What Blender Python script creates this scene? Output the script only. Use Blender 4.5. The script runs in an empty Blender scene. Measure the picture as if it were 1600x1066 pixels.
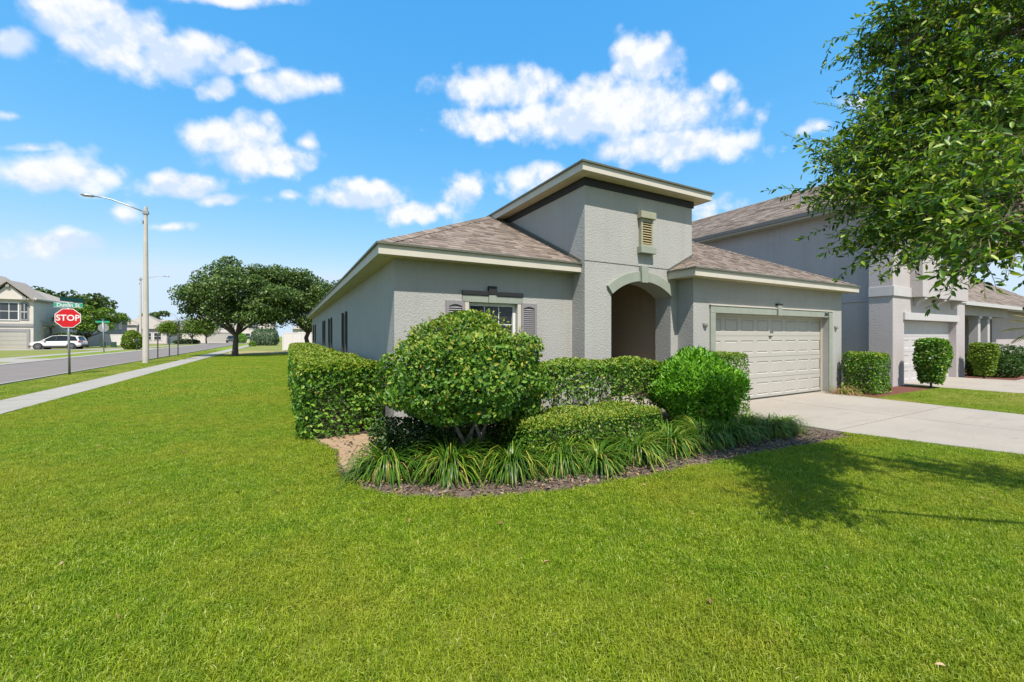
import bpy, math, random
import numpy as np
from mathutils import Vector, Matrix

R = math.radians
rng = np.random.default_rng(7)
random.seed(7)
SC = bpy.context.scene
COL = SC.collection

# ------------------------------------------------------------------ camera
EYE = 1.6
YAW = math.atan2(0.4785, 0.878)            # camera turned from +Y towards +X
cam_d = bpy.data.cameras.new('camera')
cam_d.sensor_width = 36.0
cam_d.lens = 14.47
cam_d.shift_y = -0.005
cam_d.clip_start = 0.05
cam_d.clip_end = 2000
cam = bpy.data.objects.new('camera', cam_d)
COL.objects.link(cam)
cam.location = (0, 0, EYE)
cam.rotation_euler = (R(90), 0, -YAW)
SC.camera = cam

# ------------------------------------------------------------------ sun, sky, exposure
SUN = Vector((-0.30, -1.0, 1.75)).normalized()     # towards the sun
sun_d = bpy.data.lights.new('sun', 'SUN')
sun_d.energy = 5.0
sun_d.angle = R(0.5)
sun_d.color = (1.0, 0.94, 0.85)
sun = bpy.data.objects.new('sun', sun_d)
COL.objects.link(sun)
sun.rotation_euler = SUN.to_track_quat('Z', 'Y').to_euler()
SC.view_settings.view_transform = 'Standard'
SC.view_settings.look = 'None'
SC.view_settings.gamma = 1.0
SC.view_settings.exposure = 0.62
SC.view_settings.use_curve_mapping = False
try:
    SC.cycles.use_denoising = True
    SC.cycles.denoiser = 'OPENIMAGEDENOISE'
    SC.cycles.denoising_input_passes = 'RGB_ALBEDO_NORMAL'
    SC.cycles.max_bounces = 8
    SC.cycles.transparent_max_bounces = 8
    SC.cycles.sample_clamp_indirect = 6
except Exception:
    pass

world = bpy.data.worlds.new('World')
SC.world = world
world.use_nodes = True
wt = world.node_tree
wt.nodes.clear()
def WN(t, **kw):
    n = wt.nodes.new(t)
    for k, v in kw.items():
        setattr(n, k, v)
    return n
def wl(a, b):
    wt.links.new(a, b)
def wmath(op, a, b=None, clamp=False):
    n = WN('ShaderNodeMath', operation=op)
    n.use_clamp = clamp
    for i, v in enumerate((a, b)):
        if v is None:
            continue
        if isinstance(v, (int, float)):
            n.inputs[i].default_value = v
        else:
            wl(v, n.inputs[i])
    return n.outputs[0]
sky = WN('ShaderNodeTexSky', sky_type='NISHITA')
sky.sun_disc = False
sky.sun_elevation = math.asin(SUN.z)
sky.sun_rotation = math.atan2(SUN.x, SUN.y)
sky.altitude = 0
sky.air_density = 1.0
sky.dust_density = 0.6
sky.ozone_density = 2.2
hs = WN('ShaderNodeHueSaturation')
hs.inputs['Hue'].default_value = 0.488
hs.inputs['Saturation'].default_value = 1.22
hs.inputs['Value'].default_value = 1.9
wl(sky.outputs[0], hs.inputs['Color'])
# per-channel response of the camera to the clear sky
srgb = WN('ShaderNodeSeparateColor'); crgb = WN('ShaderNodeCombineColor')
wl(hs.outputs[0], srgb.inputs[0])
KX = 0.117
for i_, (cl_, pw_, ga_) in enumerate(((0.62, 1.14, 1.16), (1.05, 0.56, 0.815), (1.0, 0.24, 1.03))):
    x_ = wmath('MINIMUM', wmath('MULTIPLY', srgb.outputs[i_], KX), cl_)
    wl(wmath('MULTIPLY', wmath('POWER', x_, pw_), ga_ / KX), crgb.inputs[i_])
# clouds: ellipses in azimuth / elevation, broken up by noise; the pattern repeats all round the horizon
tc = WN('ShaderNodeTexCoord')
sep = WN('ShaderNodeSeparateXYZ')
wl(tc.outputs['Generated'], sep.inputs[0])
az = wmath('ARCTAN2', sep.outputs[0], sep.outputs[1])
PER = R(118)
az0 = wmath('ADD', az, -YAW + PER / 2 + 2 * PER * 2)
azm = wmath('SUBTRACT', wmath('MODULO', az0, PER), PER / 2)
el = wmath('ARCSINE', sep.outputs[2])
comb = WN('ShaderNodeCombineXYZ')
# clouds lie level: tangent coordinates within each sector of the horizon
wl(wmath('TANGENT', azm), comb.inputs[0])
wl(wmath('DIVIDE', wmath('TANGENT', wmath('MINIMUM', el, 1.35)), wmath('COSINE', azm)), comb.inputs[1])
nz = WN('ShaderNodeTexNoise')
nz.inputs['Scale'].default_value = 9.0
nz.inputs['Detail'].default_value = 3.0
wl(tc.outputs['Generated'], nz.inputs['Vector'])
nz2 = WN('ShaderNodeTexNoise')
nz2.inputs['Scale'].default_value = 17.0
nz2.inputs['Detail'].default_value = 9.0
nz2.inputs['Roughness'].default_value = 0.6
wl(tc.outputs['Generated'], nz2.inputs['Vector'])
vs = WN('ShaderNodeVectorMath', operation='SUBTRACT')
wl(nz.outputs['Color'], vs.inputs[0]); vs.inputs[1].default_value = (.5, .5, .5)
vm = WN('ShaderNodeVectorMath', operation='MULTIPLY')
wl(vs.outputs[0], vm.inputs[0]); vm.inputs[1].default_value = (.035, .03, 0)
va = WN('ShaderNodeVectorMath', operation='ADD')
wl(comb.outputs[0], va.inputs[0]); wl(vm.outputs[0], va.inputs[1])
# centre, half width and half height in tangent units, weight
CLOUDS = []
def _cl(px, py, hw, hh, w=1.0):
    CLOUDS.append(((px - 800) / 643.0, (525 - py) / 643.0, hw / 643.0, hh / 643.0, w))
for c in [(120,18,85,34),(190,55,85,44),(268,88,80,38),(26,60,34,24),(382,102,44,18,.8),(340,140,30,18,.8),(450,133,72,22),
          (372,-2,75,14),(365,218,80,36),(400,248,85,28),(475,225,24,15,.7),(88,270,95,30),(280,292,72,20),(355,314,46,11,.7),
          (195,340,22,20,.55),(258,357,34,7,.5),(75,383,82,20),(572,303,70,23),(722,298,32,26,.85),(655,330,72,18,.85),
          (790,138,105,32),(1005,92,50,40),(985,168,140,52),(900,190,170,34),(1045,228,125,30),(1128,125,17,15,.7),(760,198,48,24),
          (828,278,55,26,.75),(1282,200,28,9,.45),(1100,322,46,18,.6),(18,180,26,8,.4),(45,230,40,8,.45),(455,305,20,8,.5),(1340,160,30,12,.5)]:
    _cl(*c)
CLOUDS += [(-.7, 1.5, .45, .14, .9), (.35, 1.9, .5, .2, .9), (.95, 1.1, .3, .1, .9)]
dens = None
low = None
for (a, e, ha, he, w) in CLOUDS:
    s_ = WN('ShaderNodeVectorMath', operation='MULTIPLY_ADD')
    wl(va.outputs[0], s_.inputs[0])
    s_.inputs[1].default_value = (1 / ha, 1 / he, 0)
    s_.inputs[2].default_value = (-a / ha, -e / he, 0)
    l_ = WN('ShaderNodeVectorMath', operation='LENGTH')
    wl(s_.outputs[0], l_.inputs[0])
    v_ = wmath('MULTIPLY', wmath('SUBTRACT', 1.36, l_.outputs['Value']), w)
    dens = v_ if dens is None else wmath('SMOOTH_MAX', dens, v_)
    if dens is not v_:
        dens.node.inputs[2].default_value = 0.12
    if he * 643 >= 19:
        y_ = WN('ShaderNodeSeparateXYZ'); wl(s_.outputs[0], y_.inputs[0])
        p_ = wmath('MAXIMUM', v_, 0.0)
        py_ = wmath('MULTIPLY', p_, y_.outputs[1])
        num = py_ if low is None else wmath('ADD', num, py_)
        low = p_ if low is None else wmath('ADD', low, p_)
rise = wmath('DIVIDE', num, wmath('ADD', low, 0.05))
fb = wmath('MULTIPLY', wmath('SUBTRACT', nz2.outputs['Fac'], 0.5), 1.5)
# billows: small rounded cells push the outline out
vo_ = WN('ShaderNodeTexVoronoi'); vo_.feature = 'SMOOTH_F1'
vo_.inputs['Scale'].default_value = 26.0; vo_.inputs['Smoothness'].default_value = 0.35
vw = WN('ShaderNodeVectorMath', operation='MULTIPLY_ADD')
wl(vs.outputs[0], vw.inputs[0]); vw.inputs[1].default_value = (.05, .05, .05); wl(tc.outputs['Generated'], vw.inputs[2])
wl(vw.outputs[0], vo_.inputs['Vector'])
puff = wmath('MULTIPLY', wmath('SUBTRACT', 0.42, vo_.outputs['Distance']), 0.7)
dd = wmath('ADD', wmath('ADD', dens, fb), puff)
mr = WN('ShaderNodeMapRange', interpolation_type='SMOOTHSTEP')
mr.inputs['From Min'].default_value = -0.05
mr.inputs['From Max'].default_value = 0.75
wl(dd, mr.inputs['Value'])
# cloud colour: bright tops, faint lavender where the cloud is thick and low in its noise
cr = WN('ShaderNodeValToRGB')
cr.color_ramp.elements[0].position = 0.35
cr.color_ramp.elements[0].color = (5.9, 7.0, 9.2, 1)
cr.color_ramp.elements[1].position = 0.62
cr.color_ramp.elements[1].color = (8.6, 8.7, 9.0, 1)
nz3 = WN('ShaderNodeTexNoise')
nz3.inputs['Scale'].default_value = 8.0
nz3.inputs['Detail'].default_value = 5.0
wl(tc.outputs['Generated'], nz3.inputs['Vector'])
up_ = WN('ShaderNodeVectorMath', operation='ADD'); up_.inputs[1].default_value = (0, 0, .02)
wl(tc.outputs['Generated'], up_.inputs[0])
nz4 = WN('ShaderNodeTexNoise')
nz4.inputs['Scale'].default_value = 17.0; nz4.inputs['Detail'].default_value = 5.0; nz4.inputs['Roughness'].default_value = 0.6
wl(up_.outputs[0], nz4.inputs['Vector'])
rel = wmath('MULTIPLY', wmath('SUBTRACT', nz2.outputs['Fac'], nz4.outputs['Fac']), 1.3)
wl(wmath('ADD', wmath('ADD', nz3.outputs['Fac'], wmath('MULTIPLY', rise, 0.22)), wmath('ADD', rel, wmath('MULTIPLY', puff, 0.35))), cr.inputs[0])
mx = WN('ShaderNodeMix', data_type='RGBA')
wl(wmath('MULTIPLY', mr.outputs[0], 0.97), mx.inputs[0])
wl(crgb.outputs[0], mx.inputs[6]); wl(cr.outputs[0], mx.inputs[7])
bg = WN('ShaderNodeBackground')
bg.inputs['Strength'].default_value = 0.0762
wl(mx.outputs[2], bg.inputs['Color'])
wo = WN('ShaderNodeOutputWorld')
wl(bg.outputs[0], wo.inputs['Surface'])

# ------------------------------------------------------------------ mesh helpers
class MB:
    def __init__(self):
        self.v = []; self.f = []
    def add(self, vs, fs):
        b = len(self.v)
        self.v += [tuple(p) for p in vs]
        self.f += [tuple(b + i for i in f) for f in fs]
        return self
    def box(self, x0, x1, y0, y1, z0, z1):
        return self.add([(x0,y0,z0),(x1,y0,z0),(x1,y1,z0),(x0,y1,z0),(x0,y0,z1),(x1,y0,z1),(x1,y1,z1),(x0,y1,z1)],
                        [(0,3,2,1),(4,5,6,7),(0,1,5,4),(1,2,6,5),(2,3,7,6),(3,0,4,7)])
    def quad(self, *p):
        return self.add(p, [tuple(range(len(p)))])
    def tube(self, pts, radii, n=6, cap=True):
        pts = [Vector(p) for p in pts]
        vs = []; fs = []
        for i, p in enumerate(pts):
            t = (pts[min(i + 1, len(pts) - 1)] - pts[max(i - 1, 0)])
            if t.length < 1e-9: t = Vector((0, 0, 1))
            t.normalize()
            a = Vector((1, 0, 0)) if abs(t.x) < .8 else Vector((0, 1, 0))
            s = t.cross(a).normalized(); u = t.cross(s)
            r = radii[i] if hasattr(radii, '__len__') else radii
            for k in range(n):
                an = 2 * math.pi * k / n
                vs.append(p + s * (math.cos(an) * r) + u * (math.sin(an) * r))
        for i in range(len(pts) - 1):
            for k in range(n):
                fs.append((i*n+k, i*n+(k+1)%n, (i+1)*n+(k+1)%n, (i+1)*n+k))
        if cap:
            fs.append(tuple(range(n))[::-1]); fs.append(tuple((len(pts)-1)*n + k for k in range(n)))
        return self.add(vs, fs)
    def prism(self, poly, axis, a0, a1):
        """poly: 2D points; axis the extrusion axis 'x','y' or 'z'"""
        def P(u, v, a):
            return {'x': (a, u, v), 'y': (u, a, v), 'z': (u, v, a)}[axis]
        n = len(poly)
        vs = [P(u, v, a0) for u, v in poly] + [P(u, v, a1) for u, v in poly]
        fs = [tuple(range(n))[::-1], tuple(range(n, 2*n))] + [(i, (i+1)%n, n+(i+1)%n, n+i) for i in range(n)]
        return self.add(vs, fs)
    def disc(self, c, r, axis, h, n=24):
        poly = [(math.cos(2*math.pi*k/n)*r, math.sin(2*math.pi*k/n)*r) for k in range(n)]
        b = MB().prism(poly, axis, -h/2, h/2)
        return self.add([(x+c[0], y+c[1], z+c[2]) for x, y, z in b.v], b.f)
    def mesh(self, name, off=(0,0,0), normals=True):
        me = bpy.data.meshes.new(name)
        me.from_pydata([(x-off[0], y-off[1], z-off[2]) for x, y, z in self.v], [], self.f)
        if normals:
            import bmesh
            bm = bmesh.new(); bm.from_mesh(me)
            bmesh.ops.recalc_face_normals(bm, faces=bm.faces)
            bm.to_mesh(me); bm.free()
        return me

def np_mesh(name, V, F):
    """V (n,3) float, F (m,k) int with constant k"""
    me = bpy.data.meshes.new(name)
    V = np.ascontiguousarray(V, dtype=np.float32); F = np.ascontiguousarray(F, dtype=np.int32)
    m, k = F.shape
    me.vertices.add(len(V)); me.vertices.foreach_set('co', V.ravel())
    me.loops.add(m * k); me.loops.foreach_set('vertex_index', F.ravel())
    me.polygons.add(m)
    me.polygons.foreach_set('loop_start', np.arange(0, m * k, k, dtype=np.int32))
    me.polygons.foreach_set('loop_total', np.full(m, k, dtype=np.int32))
    me.update(calc_edges=True)
    return me

def root_loc(o):
    p = Vector((0, 0, 0))
    while o is not None:
        p = p + o.location; o = o.parent
    return p
def link(name, me, mat, parent=None, kind=None, bevel=0, smooth=False):
    o = bpy.data.objects.new(name, me)
    COL.objects.link(o)
    if mat is not None and not me.materials:
        me.materials.append(mat)
    if parent is not None:
        o.parent = parent
    if kind:
        o['kind'] = kind
    if bevel:
        b = o.modifiers.new('edge', 'BEVEL'); b.width = bevel; b.segments = 2; b.limit_method = 'ANGLE'; b.angle_limit = R(50)
    if smooth:
        me.polygons.foreach_set('use_smooth', np.ones(len(me.polygons), dtype=bool)); me.update()
    return o
def part(name, mb, mat, parent=None, kind=None, bevel=0, smooth=False):
    """mb is written in world coordinates; stored relative to the parent's base"""
    off = root_loc(parent)
    if isinstance(mb, MB):
        me = mb.mesh(name, off)
    else:
        V, F = mb
        me = np_mesh(name, np.asarray(V) - np.array(off), F)
    return link(name, me, mat, parent, kind, bevel, smooth)
def tag(o, label, cat, group=None):
    o['label'] = label; o['category'] = cat
    if group: o['group'] = group
    return o
def thing(name, label, cat, loc=(0,0,0), group=None):
    o = bpy.data.objects.new(name, None)
    o.empty_display_size = 0.2
    COL.objects.link(o); o.location = loc
    return tag(o, label, cat, group)
def copy_tree(o, parent=None):
    c = o.copy(); COL.objects.link(c)
    if parent is not None:
        c.parent = parent
    for ch in list(o.children):
        copy_tree(ch, c)
    return c
def structure(name, mb, mat, parent=None, bevel=0):
    o = part(name, mb, mat, parent, bevel=bevel)
    if parent is None: o['kind'] = 'structure'
    return o

# ------------------------------------------------------------------ material helpers
def new_mat(name):
    m = bpy.data.materials.new(name); m.use_nodes = True
    nt = m.node_tree; b = nt.nodes['Principled BSDF']
    return m, nt, b
def N(nt, t, **kw):
    n = nt.nodes.new(t)
    for k, v in kw.items():
        setattr(n, k, v)
    return n
def rgb(c):
    return (c[0], c[1], c[2], 1)
def ramp(nt, fac, stops):
    n = N(nt, 'ShaderNodeValToRGB')
    e = n.color_ramp.elements
    while len(e) < len(stops): e.new(0.5)
    for i, (p, c) in enumerate(stops):
        e[i].position = p; e[i].color = rgb(c)
    nt.links.new(fac, n.inputs[0])
    return n.outputs[0]
def noise(nt, scale, detail=4, rough=0.55, vec=None):
    n = N(nt, 'ShaderNodeTexNoise')
    n.inputs['Scale'].default_value = scale; n.inputs['Detail'].default_value = detail; n.inputs['Roughness'].default_value = rough
    if vec is None:
        vec = N(nt, 'ShaderNodeNewGeometry').outputs['Position']
    nt.links.new(vec, n.inputs['Vector'])
    return n.outputs['Fac']
def mixc(nt, fac, a, b, mode='MIX'):
    n = N(nt, 'ShaderNodeMix', data_type='RGBA'); n.blend_type = mode
    for i, v in ((0, fac), (6, a), (7, b)):
        if isinstance(v, (int, float)): n.inputs[i].default_value = v
        elif isinstance(v, tuple): n.inputs[i].default_value = rgb(v)
        else: nt.links.new(v, n.inputs[i])
    return n.outputs[2]
def bump(nt, b, h, strength, dist):
    n = N(nt, 'ShaderNodeBump'); n.inputs['Strength'].default_value = strength; n.inputs['Distance'].default_value = dist
    nt.links.new(h, n.inputs['Height']); nt.links.new(n.outputs[0], b.inputs['Normal'])
def m_plain(name, c, rough=0.6, metal=0.0, var=0.08, scale=6.0, spec=0.4, bump_s=0.0, bump_scale=60):
    m, nt, b = new_mat(name)
    f = noise(nt, scale, 5)
    lo = tuple(x * (1 - var) for x in c); hi = tuple(min(1, x * (1 + var)) for x in c)
    nt.links.new(ramp(nt, f, [(0.3, lo), (0.7, hi)]), b.inputs['Base Color'])
    b.inputs['Roughness'].default_value = rough; b.inputs['Metallic'].default_value = metal
    b.inputs['Specular IOR Level'].default_value = spec
    if bump_s:
        bump(nt, b, noise(nt, bump_scale, 3), bump_s, 0.01)
    return m
def m_stucco(name, c, strength=0.32, scale=38.0):
    m, nt, b = new_mat(name)
    big = noise(nt, 0.9, 6, 0.6); fine = noise(nt, 120, 3)
    c1 = ramp(nt, big, [(0.3, tuple(x * 0.93 for x in c)), (0.7, tuple(x * 1.04 for x in c))])
    # faint streaks of dirt running down the wall
    mp = N(nt, 'ShaderNodeMapping'); mp.inputs['Scale'].default_value = (3.0, 3.0, 0.18)
    nt.links.new(N(nt, 'ShaderNodeNewGeometry').outputs['Position'], mp.inputs['Vector'])
    st = noise(nt, 2.0, 5, 0.65, mp.outputs[0])
    c2 = mixc(nt, ramp(nt, st, [(0.48, (0, 0, 0)), (0.8, (0.36, 0.36, 0.36))]), c1, tuple(x * 0.72 for x in c))
    nt.links.new(mixc(nt, 0.08, c2, fine, 'OVERLAY'), b.inputs['Base Color'])
    b.inputs['Roughness'].default_value = 0.9; b.inputs['Specular IOR Level'].default_value = 0.2
    vo = N(nt, 'ShaderNodeTexVoronoi'); vo.feature = 'SMOOTH_F1'; vo.inputs['Scale'].default_value = scale
    nt.links.new(N(nt, 'ShaderNodeNewGeometry').outputs['Position'], vo.inputs['Vector'])
    h = N(nt, 'ShaderNodeMath', operation='ADD')
    nt.links.new(vo.outputs['Distance'], h.inputs[0]); nt.links.new(noise(nt, scale * 0.9, 4, 0.6), h.inputs[1])
    bump(nt, b, h.outputs[0], strength, 0.02)
    return m
def m_leaf(name, stops, trans=0.3, rough=0.42, spec=0.28, nscale=1.3, namt=0.35, tint=(0.8, 0.9, 0.5)):
    """stops: colours picked per leaf"""
    m, nt, b = new_mat(name)
    g = N(nt, 'ShaderNodeNewGeometry')
    c = ramp(nt, g.outputs['Random Per Island'], stops)
    f = noise(nt, nscale, 3)
    c = mixc(nt, ramp(nt, f, [(0.35, (0, 0, 0)), (0.7, (namt, namt, namt))]), c, tint, 'MULTIPLY')
    nt.links.new(c, b.inputs['Base Color'])
    b.inputs['Roughness'].default_value = rough; b.inputs['Specular IOR Level'].default_value = spec
    tr = N(nt, 'ShaderNodeBsdfTranslucent')
    nt.links.new(mixc(nt, 1.0, c, (1.35, 1.45, 0.55), 'MULTIPLY'), tr.inputs['Color'])
    mx_ = N(nt, 'ShaderNodeMixShader'); mx_.inputs[0].default_value = trans
    nt.links.new(b.outputs[0], mx_.inputs[1]); nt.links.new(tr.outputs[0], mx_.inputs[2])
    nt.links.new(mx_.outputs[0], nt.nodes['Material Output'].inputs['Surface'])
    return m
def m_island(name, stops, rough=0.85, bscale=90, bstr=0.4, spec=0.25):
    m, nt, b = new_mat(name)
    g = N(nt, 'ShaderNodeNewGeometry')
    c = ramp(nt, g.outputs['Random Per Island'], stops)
    c = mixc(nt, 0.25, c, noise(nt, 300, 2), 'OVERLAY')
    c = mixc(nt, ramp(nt, noise(nt, 0.8, 4), [(0.4, (0, 0, 0)), (0.75, (0.3, 0.3, 0.3))]), c, (0.75, 0.74, 0.72), 'MULTIPLY')
    nt.links.new(c, b.inputs['Base Color'])
    b.inputs['Roughness'].default_value = rough; b.inputs['Specular IOR Level'].default_value = spec
    bump(nt, b, noise(nt, bscale, 3), bstr, 0.006)
    return m

M = {}
M['stucco'] = m_stucco('stucco_grey', (0.425, 0.416, 0.392))
M['stucco_porch'] = m_stucco('stucco_tan', (0.46, 0.375, 0.275))
M['stucco_lilac'] = m_stucco('stucco_lilac_grey', (0.53, 0.48, 0.475))
M['stucco_white'] = m_stucco('stucco_warm_white', (0.68, 0.62, 0.56), 0.3)
M['stucco_dark'] = m_stucco('stucco_mid_grey', (0.34, 0.33, 0.33), 0.3)
M['trim_sage'] = m_plain('trim_sage', (0.30, 0.325, 0.27), 0.7, var=0.08, bump_s=0.2)
M['trim_cream'] = m_plain('trim_cream', (0.60, 0.55, 0.46), 0.55, var=0.05, scale=3)
M['trim_lilac'] = m_plain('trim_pale_lilac', (0.56, 0.53, 0.525), 0.6, var=0.04)
M['soffit'] = m_plain('soffit_cream', (0.66, 0.58, 0.38), 0.55, var=0.06)
M['black'] = m_plain('flat_black', (0.018, 0.018, 0.02), 0.6)  # near-black for the tower band, trim tops and house number
M['drip'] = m_plain('roof_edge_metal', (0.14, 0.145, 0.11), 0.5, 0.2)
M['underlay'] = m_plain('roof_felt', (0.13, 0.105, 0.09), 0.9, var=0.2)
SH = [(0.0, (0.145, 0.113, 0.094)), (0.3, (0.20, 0.155, 0.125)), (0.65, (0.255, 0.20, 0.163)), (1.0, (0.30, 0.24, 0.20))]
M['shingle'] = m_island('shingle_brown', SH)
M['shingle_far'] = m_plain('shingle_far', (0.36, 0.315, 0.27), 0.9, var=0.25, scale=9)
M['door_white'] = m_plain('garage_door_paint', (0.47, 0.445, 0.395), 0.5, var=0.03, scale=2)
M['vent'] = m_plain('vent_tan', (0.50, 0.40, 0.22), 0.6)
M['vent_frame'] = m_plain('vent_olive', (0.34, 0.335, 0.235), 0.6)
M['shutter'] = m_plain('shutter_mauve_grey', (0.27, 0.25, 0.26), 0.5, var=0.04)
M['window_white'] = m_plain('window_vinyl', (0.78, 0.77, 0.74), 0.4, var=0.03)
M['conc'] = None
def m_glass(name, c=(0.012, 0.015, 0.016)):
    m, nt, b = new_mat(name)
    b.inputs['Base Color'].default_value = rgb(c)
    b.inputs['Roughness'].default_value = 0.06; b.inputs['Specular IOR Level'].default_value = 0.5
    bump(nt, b, noise(nt, 2.0, 2), 0.02, 0.02)
    return m
M['glass'] = m_glass('window_glass')
M['glass_far'] = m_glass('window_glass_far', (0.05, 0.06, 0.065))
def m_concrete(name, c, cracks=0.0):
    m, nt, b = new_mat(name)
    f1 = noise(nt, 0.7, 7, 0.62); f2 = noise(nt, 45, 4)
    c1 = ramp(nt, f1, [(0.25, tuple(x * 0.86 for x in c)), (0.55, c), (0.8, tuple(min(1, x * 1.05) for x in c))])
    mp = N(nt, 'ShaderNodeMapping'); mp.inputs['Scale'].default_value = (0.35, 2.2, 1)
    nt.links.new(N(nt, 'ShaderNodeNewGeometry').outputs['Position'], mp.inputs['Vector'])
    st = noise(nt, 0.8, 6, 0.7, mp.outputs[0])
    c1 = mixc(nt, ramp(nt, st, [(0.56, (0, 0, 0)), (0.75, (0.5, 0.5, 0.5))]), c1, tuple(x * 0.62 for x in c))
    sp_ = noise(nt, 2.6, 3, 0.5)
    c1 = mixc(nt, ramp(nt, sp_, [(0.66, (0, 0, 0)), (0.74, (0.35, 0.35, 0.35))]), c1, tuple(x * 0.55 for x in c))
    nt.links.new(mixc(nt, 0.18, c1, f2, 'OVERLAY'), b.inputs['Base Color'])
    b.inputs['Roughness'].default_value = 0.88; b.inputs['Specular IOR Level'].default_value = 0.25
    bump(nt, b, f2, 0.25, 0.006)
    return m
M['conc'] = m_concrete('concrete', (0.375, 0.335, 0.285))
M['conc_walk'] = m_concrete('concrete_walk', (0.36, 0.335, 0.29))
M['conc_pole'] = m_concrete('concrete_pole', (0.60, 0.55, 0.47))
M['asphalt'] = m_concrete('asphalt_aged', (0.215, 0.188, 0.172))
M['metal'] = m_plain('galvanised_metal', (0.42, 0.42, 0.42), 0.45, 0.7, var=0.1)
M['metal_dark'] = m_plain('dark_metal', (0.09, 0.09, 0.085), 0.55, 0.5)
M['sign_red'] = m_plain('sign_red', (0.62, 0.008, 0.012), 0.4, var=0.03)
M['sign_white'] = m_plain('sign_white', (0.80, 0.79, 0.77), 0.45, var=0.03)
M['sign_green'] = m_plain('sign_green', (0.03, 0.34, 0.22), 0.45, var=0.03)
M['sign_green_shaded'] = m_plain('sign_green_in_shade', (0.012, 0.09, 0.07), 0.5)  # sign green darkened: the shade on the upper blade is in the colour
M['fence_white'] = m_plain('vinyl_white', (0.76, 0.72, 0.70), 0.5, var=0.03)
M['bark'] = m_plain('bark_grey_brown', (0.12, 0.095, 0.075), 0.95, var=0.35, scale=14, bump_s=0.8, bump_scale=35)
M['bark_pale'] = m_plain('bark_pale', (0.27, 0.235, 0.19), 0.9, var=0.4, scale=18, bump_s=0.6, bump_scale=40)
M['twig'] = m_plain('twig', (0.17, 0.125, 0.075), 0.85, var=0.3)
M['car_white'] = m_plain('car_paint_pearl', (0.78, 0.74, 0.72), 0.22, var=0.02, spec=0.6)
M['car_dark'] = m_plain('car_paint_charcoal', (0.05, 0.055, 0.065), 0.25, var=0.05, spec=0.6)
M['rubber'] = m_plain('rubber', (0.02, 0.02, 0.02), 0.8)
M['plastic'] = m_plain('dark_plastic', (0.05, 0.05, 0.05), 0.6)
M['rim'] = m_plain('alloy', (0.45, 0.45, 0.46), 0.3, 0.8)
M['tail'] = m_plain('tail_lamp', (0.45, 0.02, 0.02), 0.2)
M['lamp_glass'] = m_plain('lamp_glass', (0.6, 0.6, 0.58), 0.15)
M['util_green'] = m_plain('utility_green', (0.03, 0.08, 0.05), 0.5)

# ------------------------------------------------------------------ ground, road, paths
def m_ground(name, a, b_, dry, amt):
    m, nt, b = new_mat(name)
    f = noise(nt, 0.35, 6, 0.6); g = noise(nt, 14, 4, 0.7); h = noise(nt, 110, 3)
    c = ramp(nt, g, [(0.3, a), (0.7, b_)])
    c = mixc(nt, ramp(nt, f, [(0.5 - 0.1 * amt, (0, 0, 0)), (0.72, (amt, amt, amt))]), c, dry)
    nt.links.new(mixc(nt, 0.5, c, h, 'OVERLAY'), b.inputs['Base Color'])
    b.inputs['Roughness'].default_value = 1.0; b.inputs['Specular IOR Level'].default_value = 0.1
    bump(nt, b, h, 0.7, 0.03)
    return m
M['ground'] = m_ground('dry_and_green_turf', (0.15, 0.20, 0.045), (0.22, 0.27, 0.06), (0.36, 0.28, 0.13), 0.75)
M['lawn'] = m_ground('lawn_turf', (0.13, 0.17, 0.016), (0.21, 0.25, 0.025), (0.28, 0.27, 0.05), 0.5)
M['verge'] = m_ground('verge_turf', (0.13, 0.22, 0.02), (0.21, 0.29, 0.035), (0.36, 0.30, 0.10), 0.5)
M['dry'] = m_ground('dry_turf', (0.34, 0.26, 0.12), (0.42, 0.33, 0.17), (0.25, 0.27, 0.08), 0.7)
M['mulch'] = m_ground('mulch_soil', (0.10, 0.075, 0.06), (0.22, 0.165, 0.13), (0.34, 0.25, 0.18), 0.6)
M['mulch_red'] = m_ground('mulch_red', (0.15, 0.06, 0.045), (0.24, 0.10, 0.07), (0.20, 0.10, 0.08), 0.6)
M['sand'] = m_ground('sandy_soil', (0.40, 0.27, 0.165), (0.52, 0.37, 0.24), (0.30, 0.20, 0.13), 0.5)

structure('ground', MB().quad((-700,-300,0),(700,-300,0),(700,1100,0),(-700,1100,0)), M['ground'])
structure('lawn', MB().quad((-5.0,-8,.004),(13.2,-8,.004),(13.2,41,.004),(-5.0,41,.004)), M['lawn'])
structure('lawn_strip', MB().quad((12.6,-8,.006),(18.2,-8,.006),(18.2,5.6,.006),(12.6,5.6,.006)), M['verge'])
structure('dry_lawn', MB().quad((-4.9,42.5,.004),(9,42.5,.004),(9,50.5,.004),(-4.9,50.5,.004)), M['dry'])
structure('verge', MB().quad((-8.0,-8,.004),(-6.1,-8,.004),(-6.1,95,.004),(-8.0,95,.004)), M['verge'])
structure('far_verge', MB().quad((-16.4,-8,.004),(-14.0,-8,.004),(-14.0,60,.004),(-16.4,60,.004)), M['verge'])
structure('road', MB().quad((-13.6,-60,.006),(-8.35,-60,.006),(-8.35,104,.006),(-13.6,104,.006)), M['asphalt'])
structure('cross_road', MB().quad((-60,104.02,.006),(40,104.02,.006),(40,110,.006),(-60,110,.006)), M['asphalt'])
for nm, xa, xb in (('kerb', -8.35, -8.0), ('kerb_far', -14.0, -13.6)):
    k = MB()
    y = -20.0
    while y < 103:
        k.prism([(xa, 0.0), (xb, 0.0), (xb, .075 if xb > -9 else .03), ((xa+xb)/2, .045), (xa, .03 if xb > -9 else .075)], 'y', y, y + 2.98)
        y += 3.0
    structure(nm, k, M['conc_walk'])
walk = structure('pavement', MB().quad((-6.12,-8,.008),(-5.04,-8,.008),(-5.04,103,.008),(-6.12,103,.008)), M['mulch'])
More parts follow.
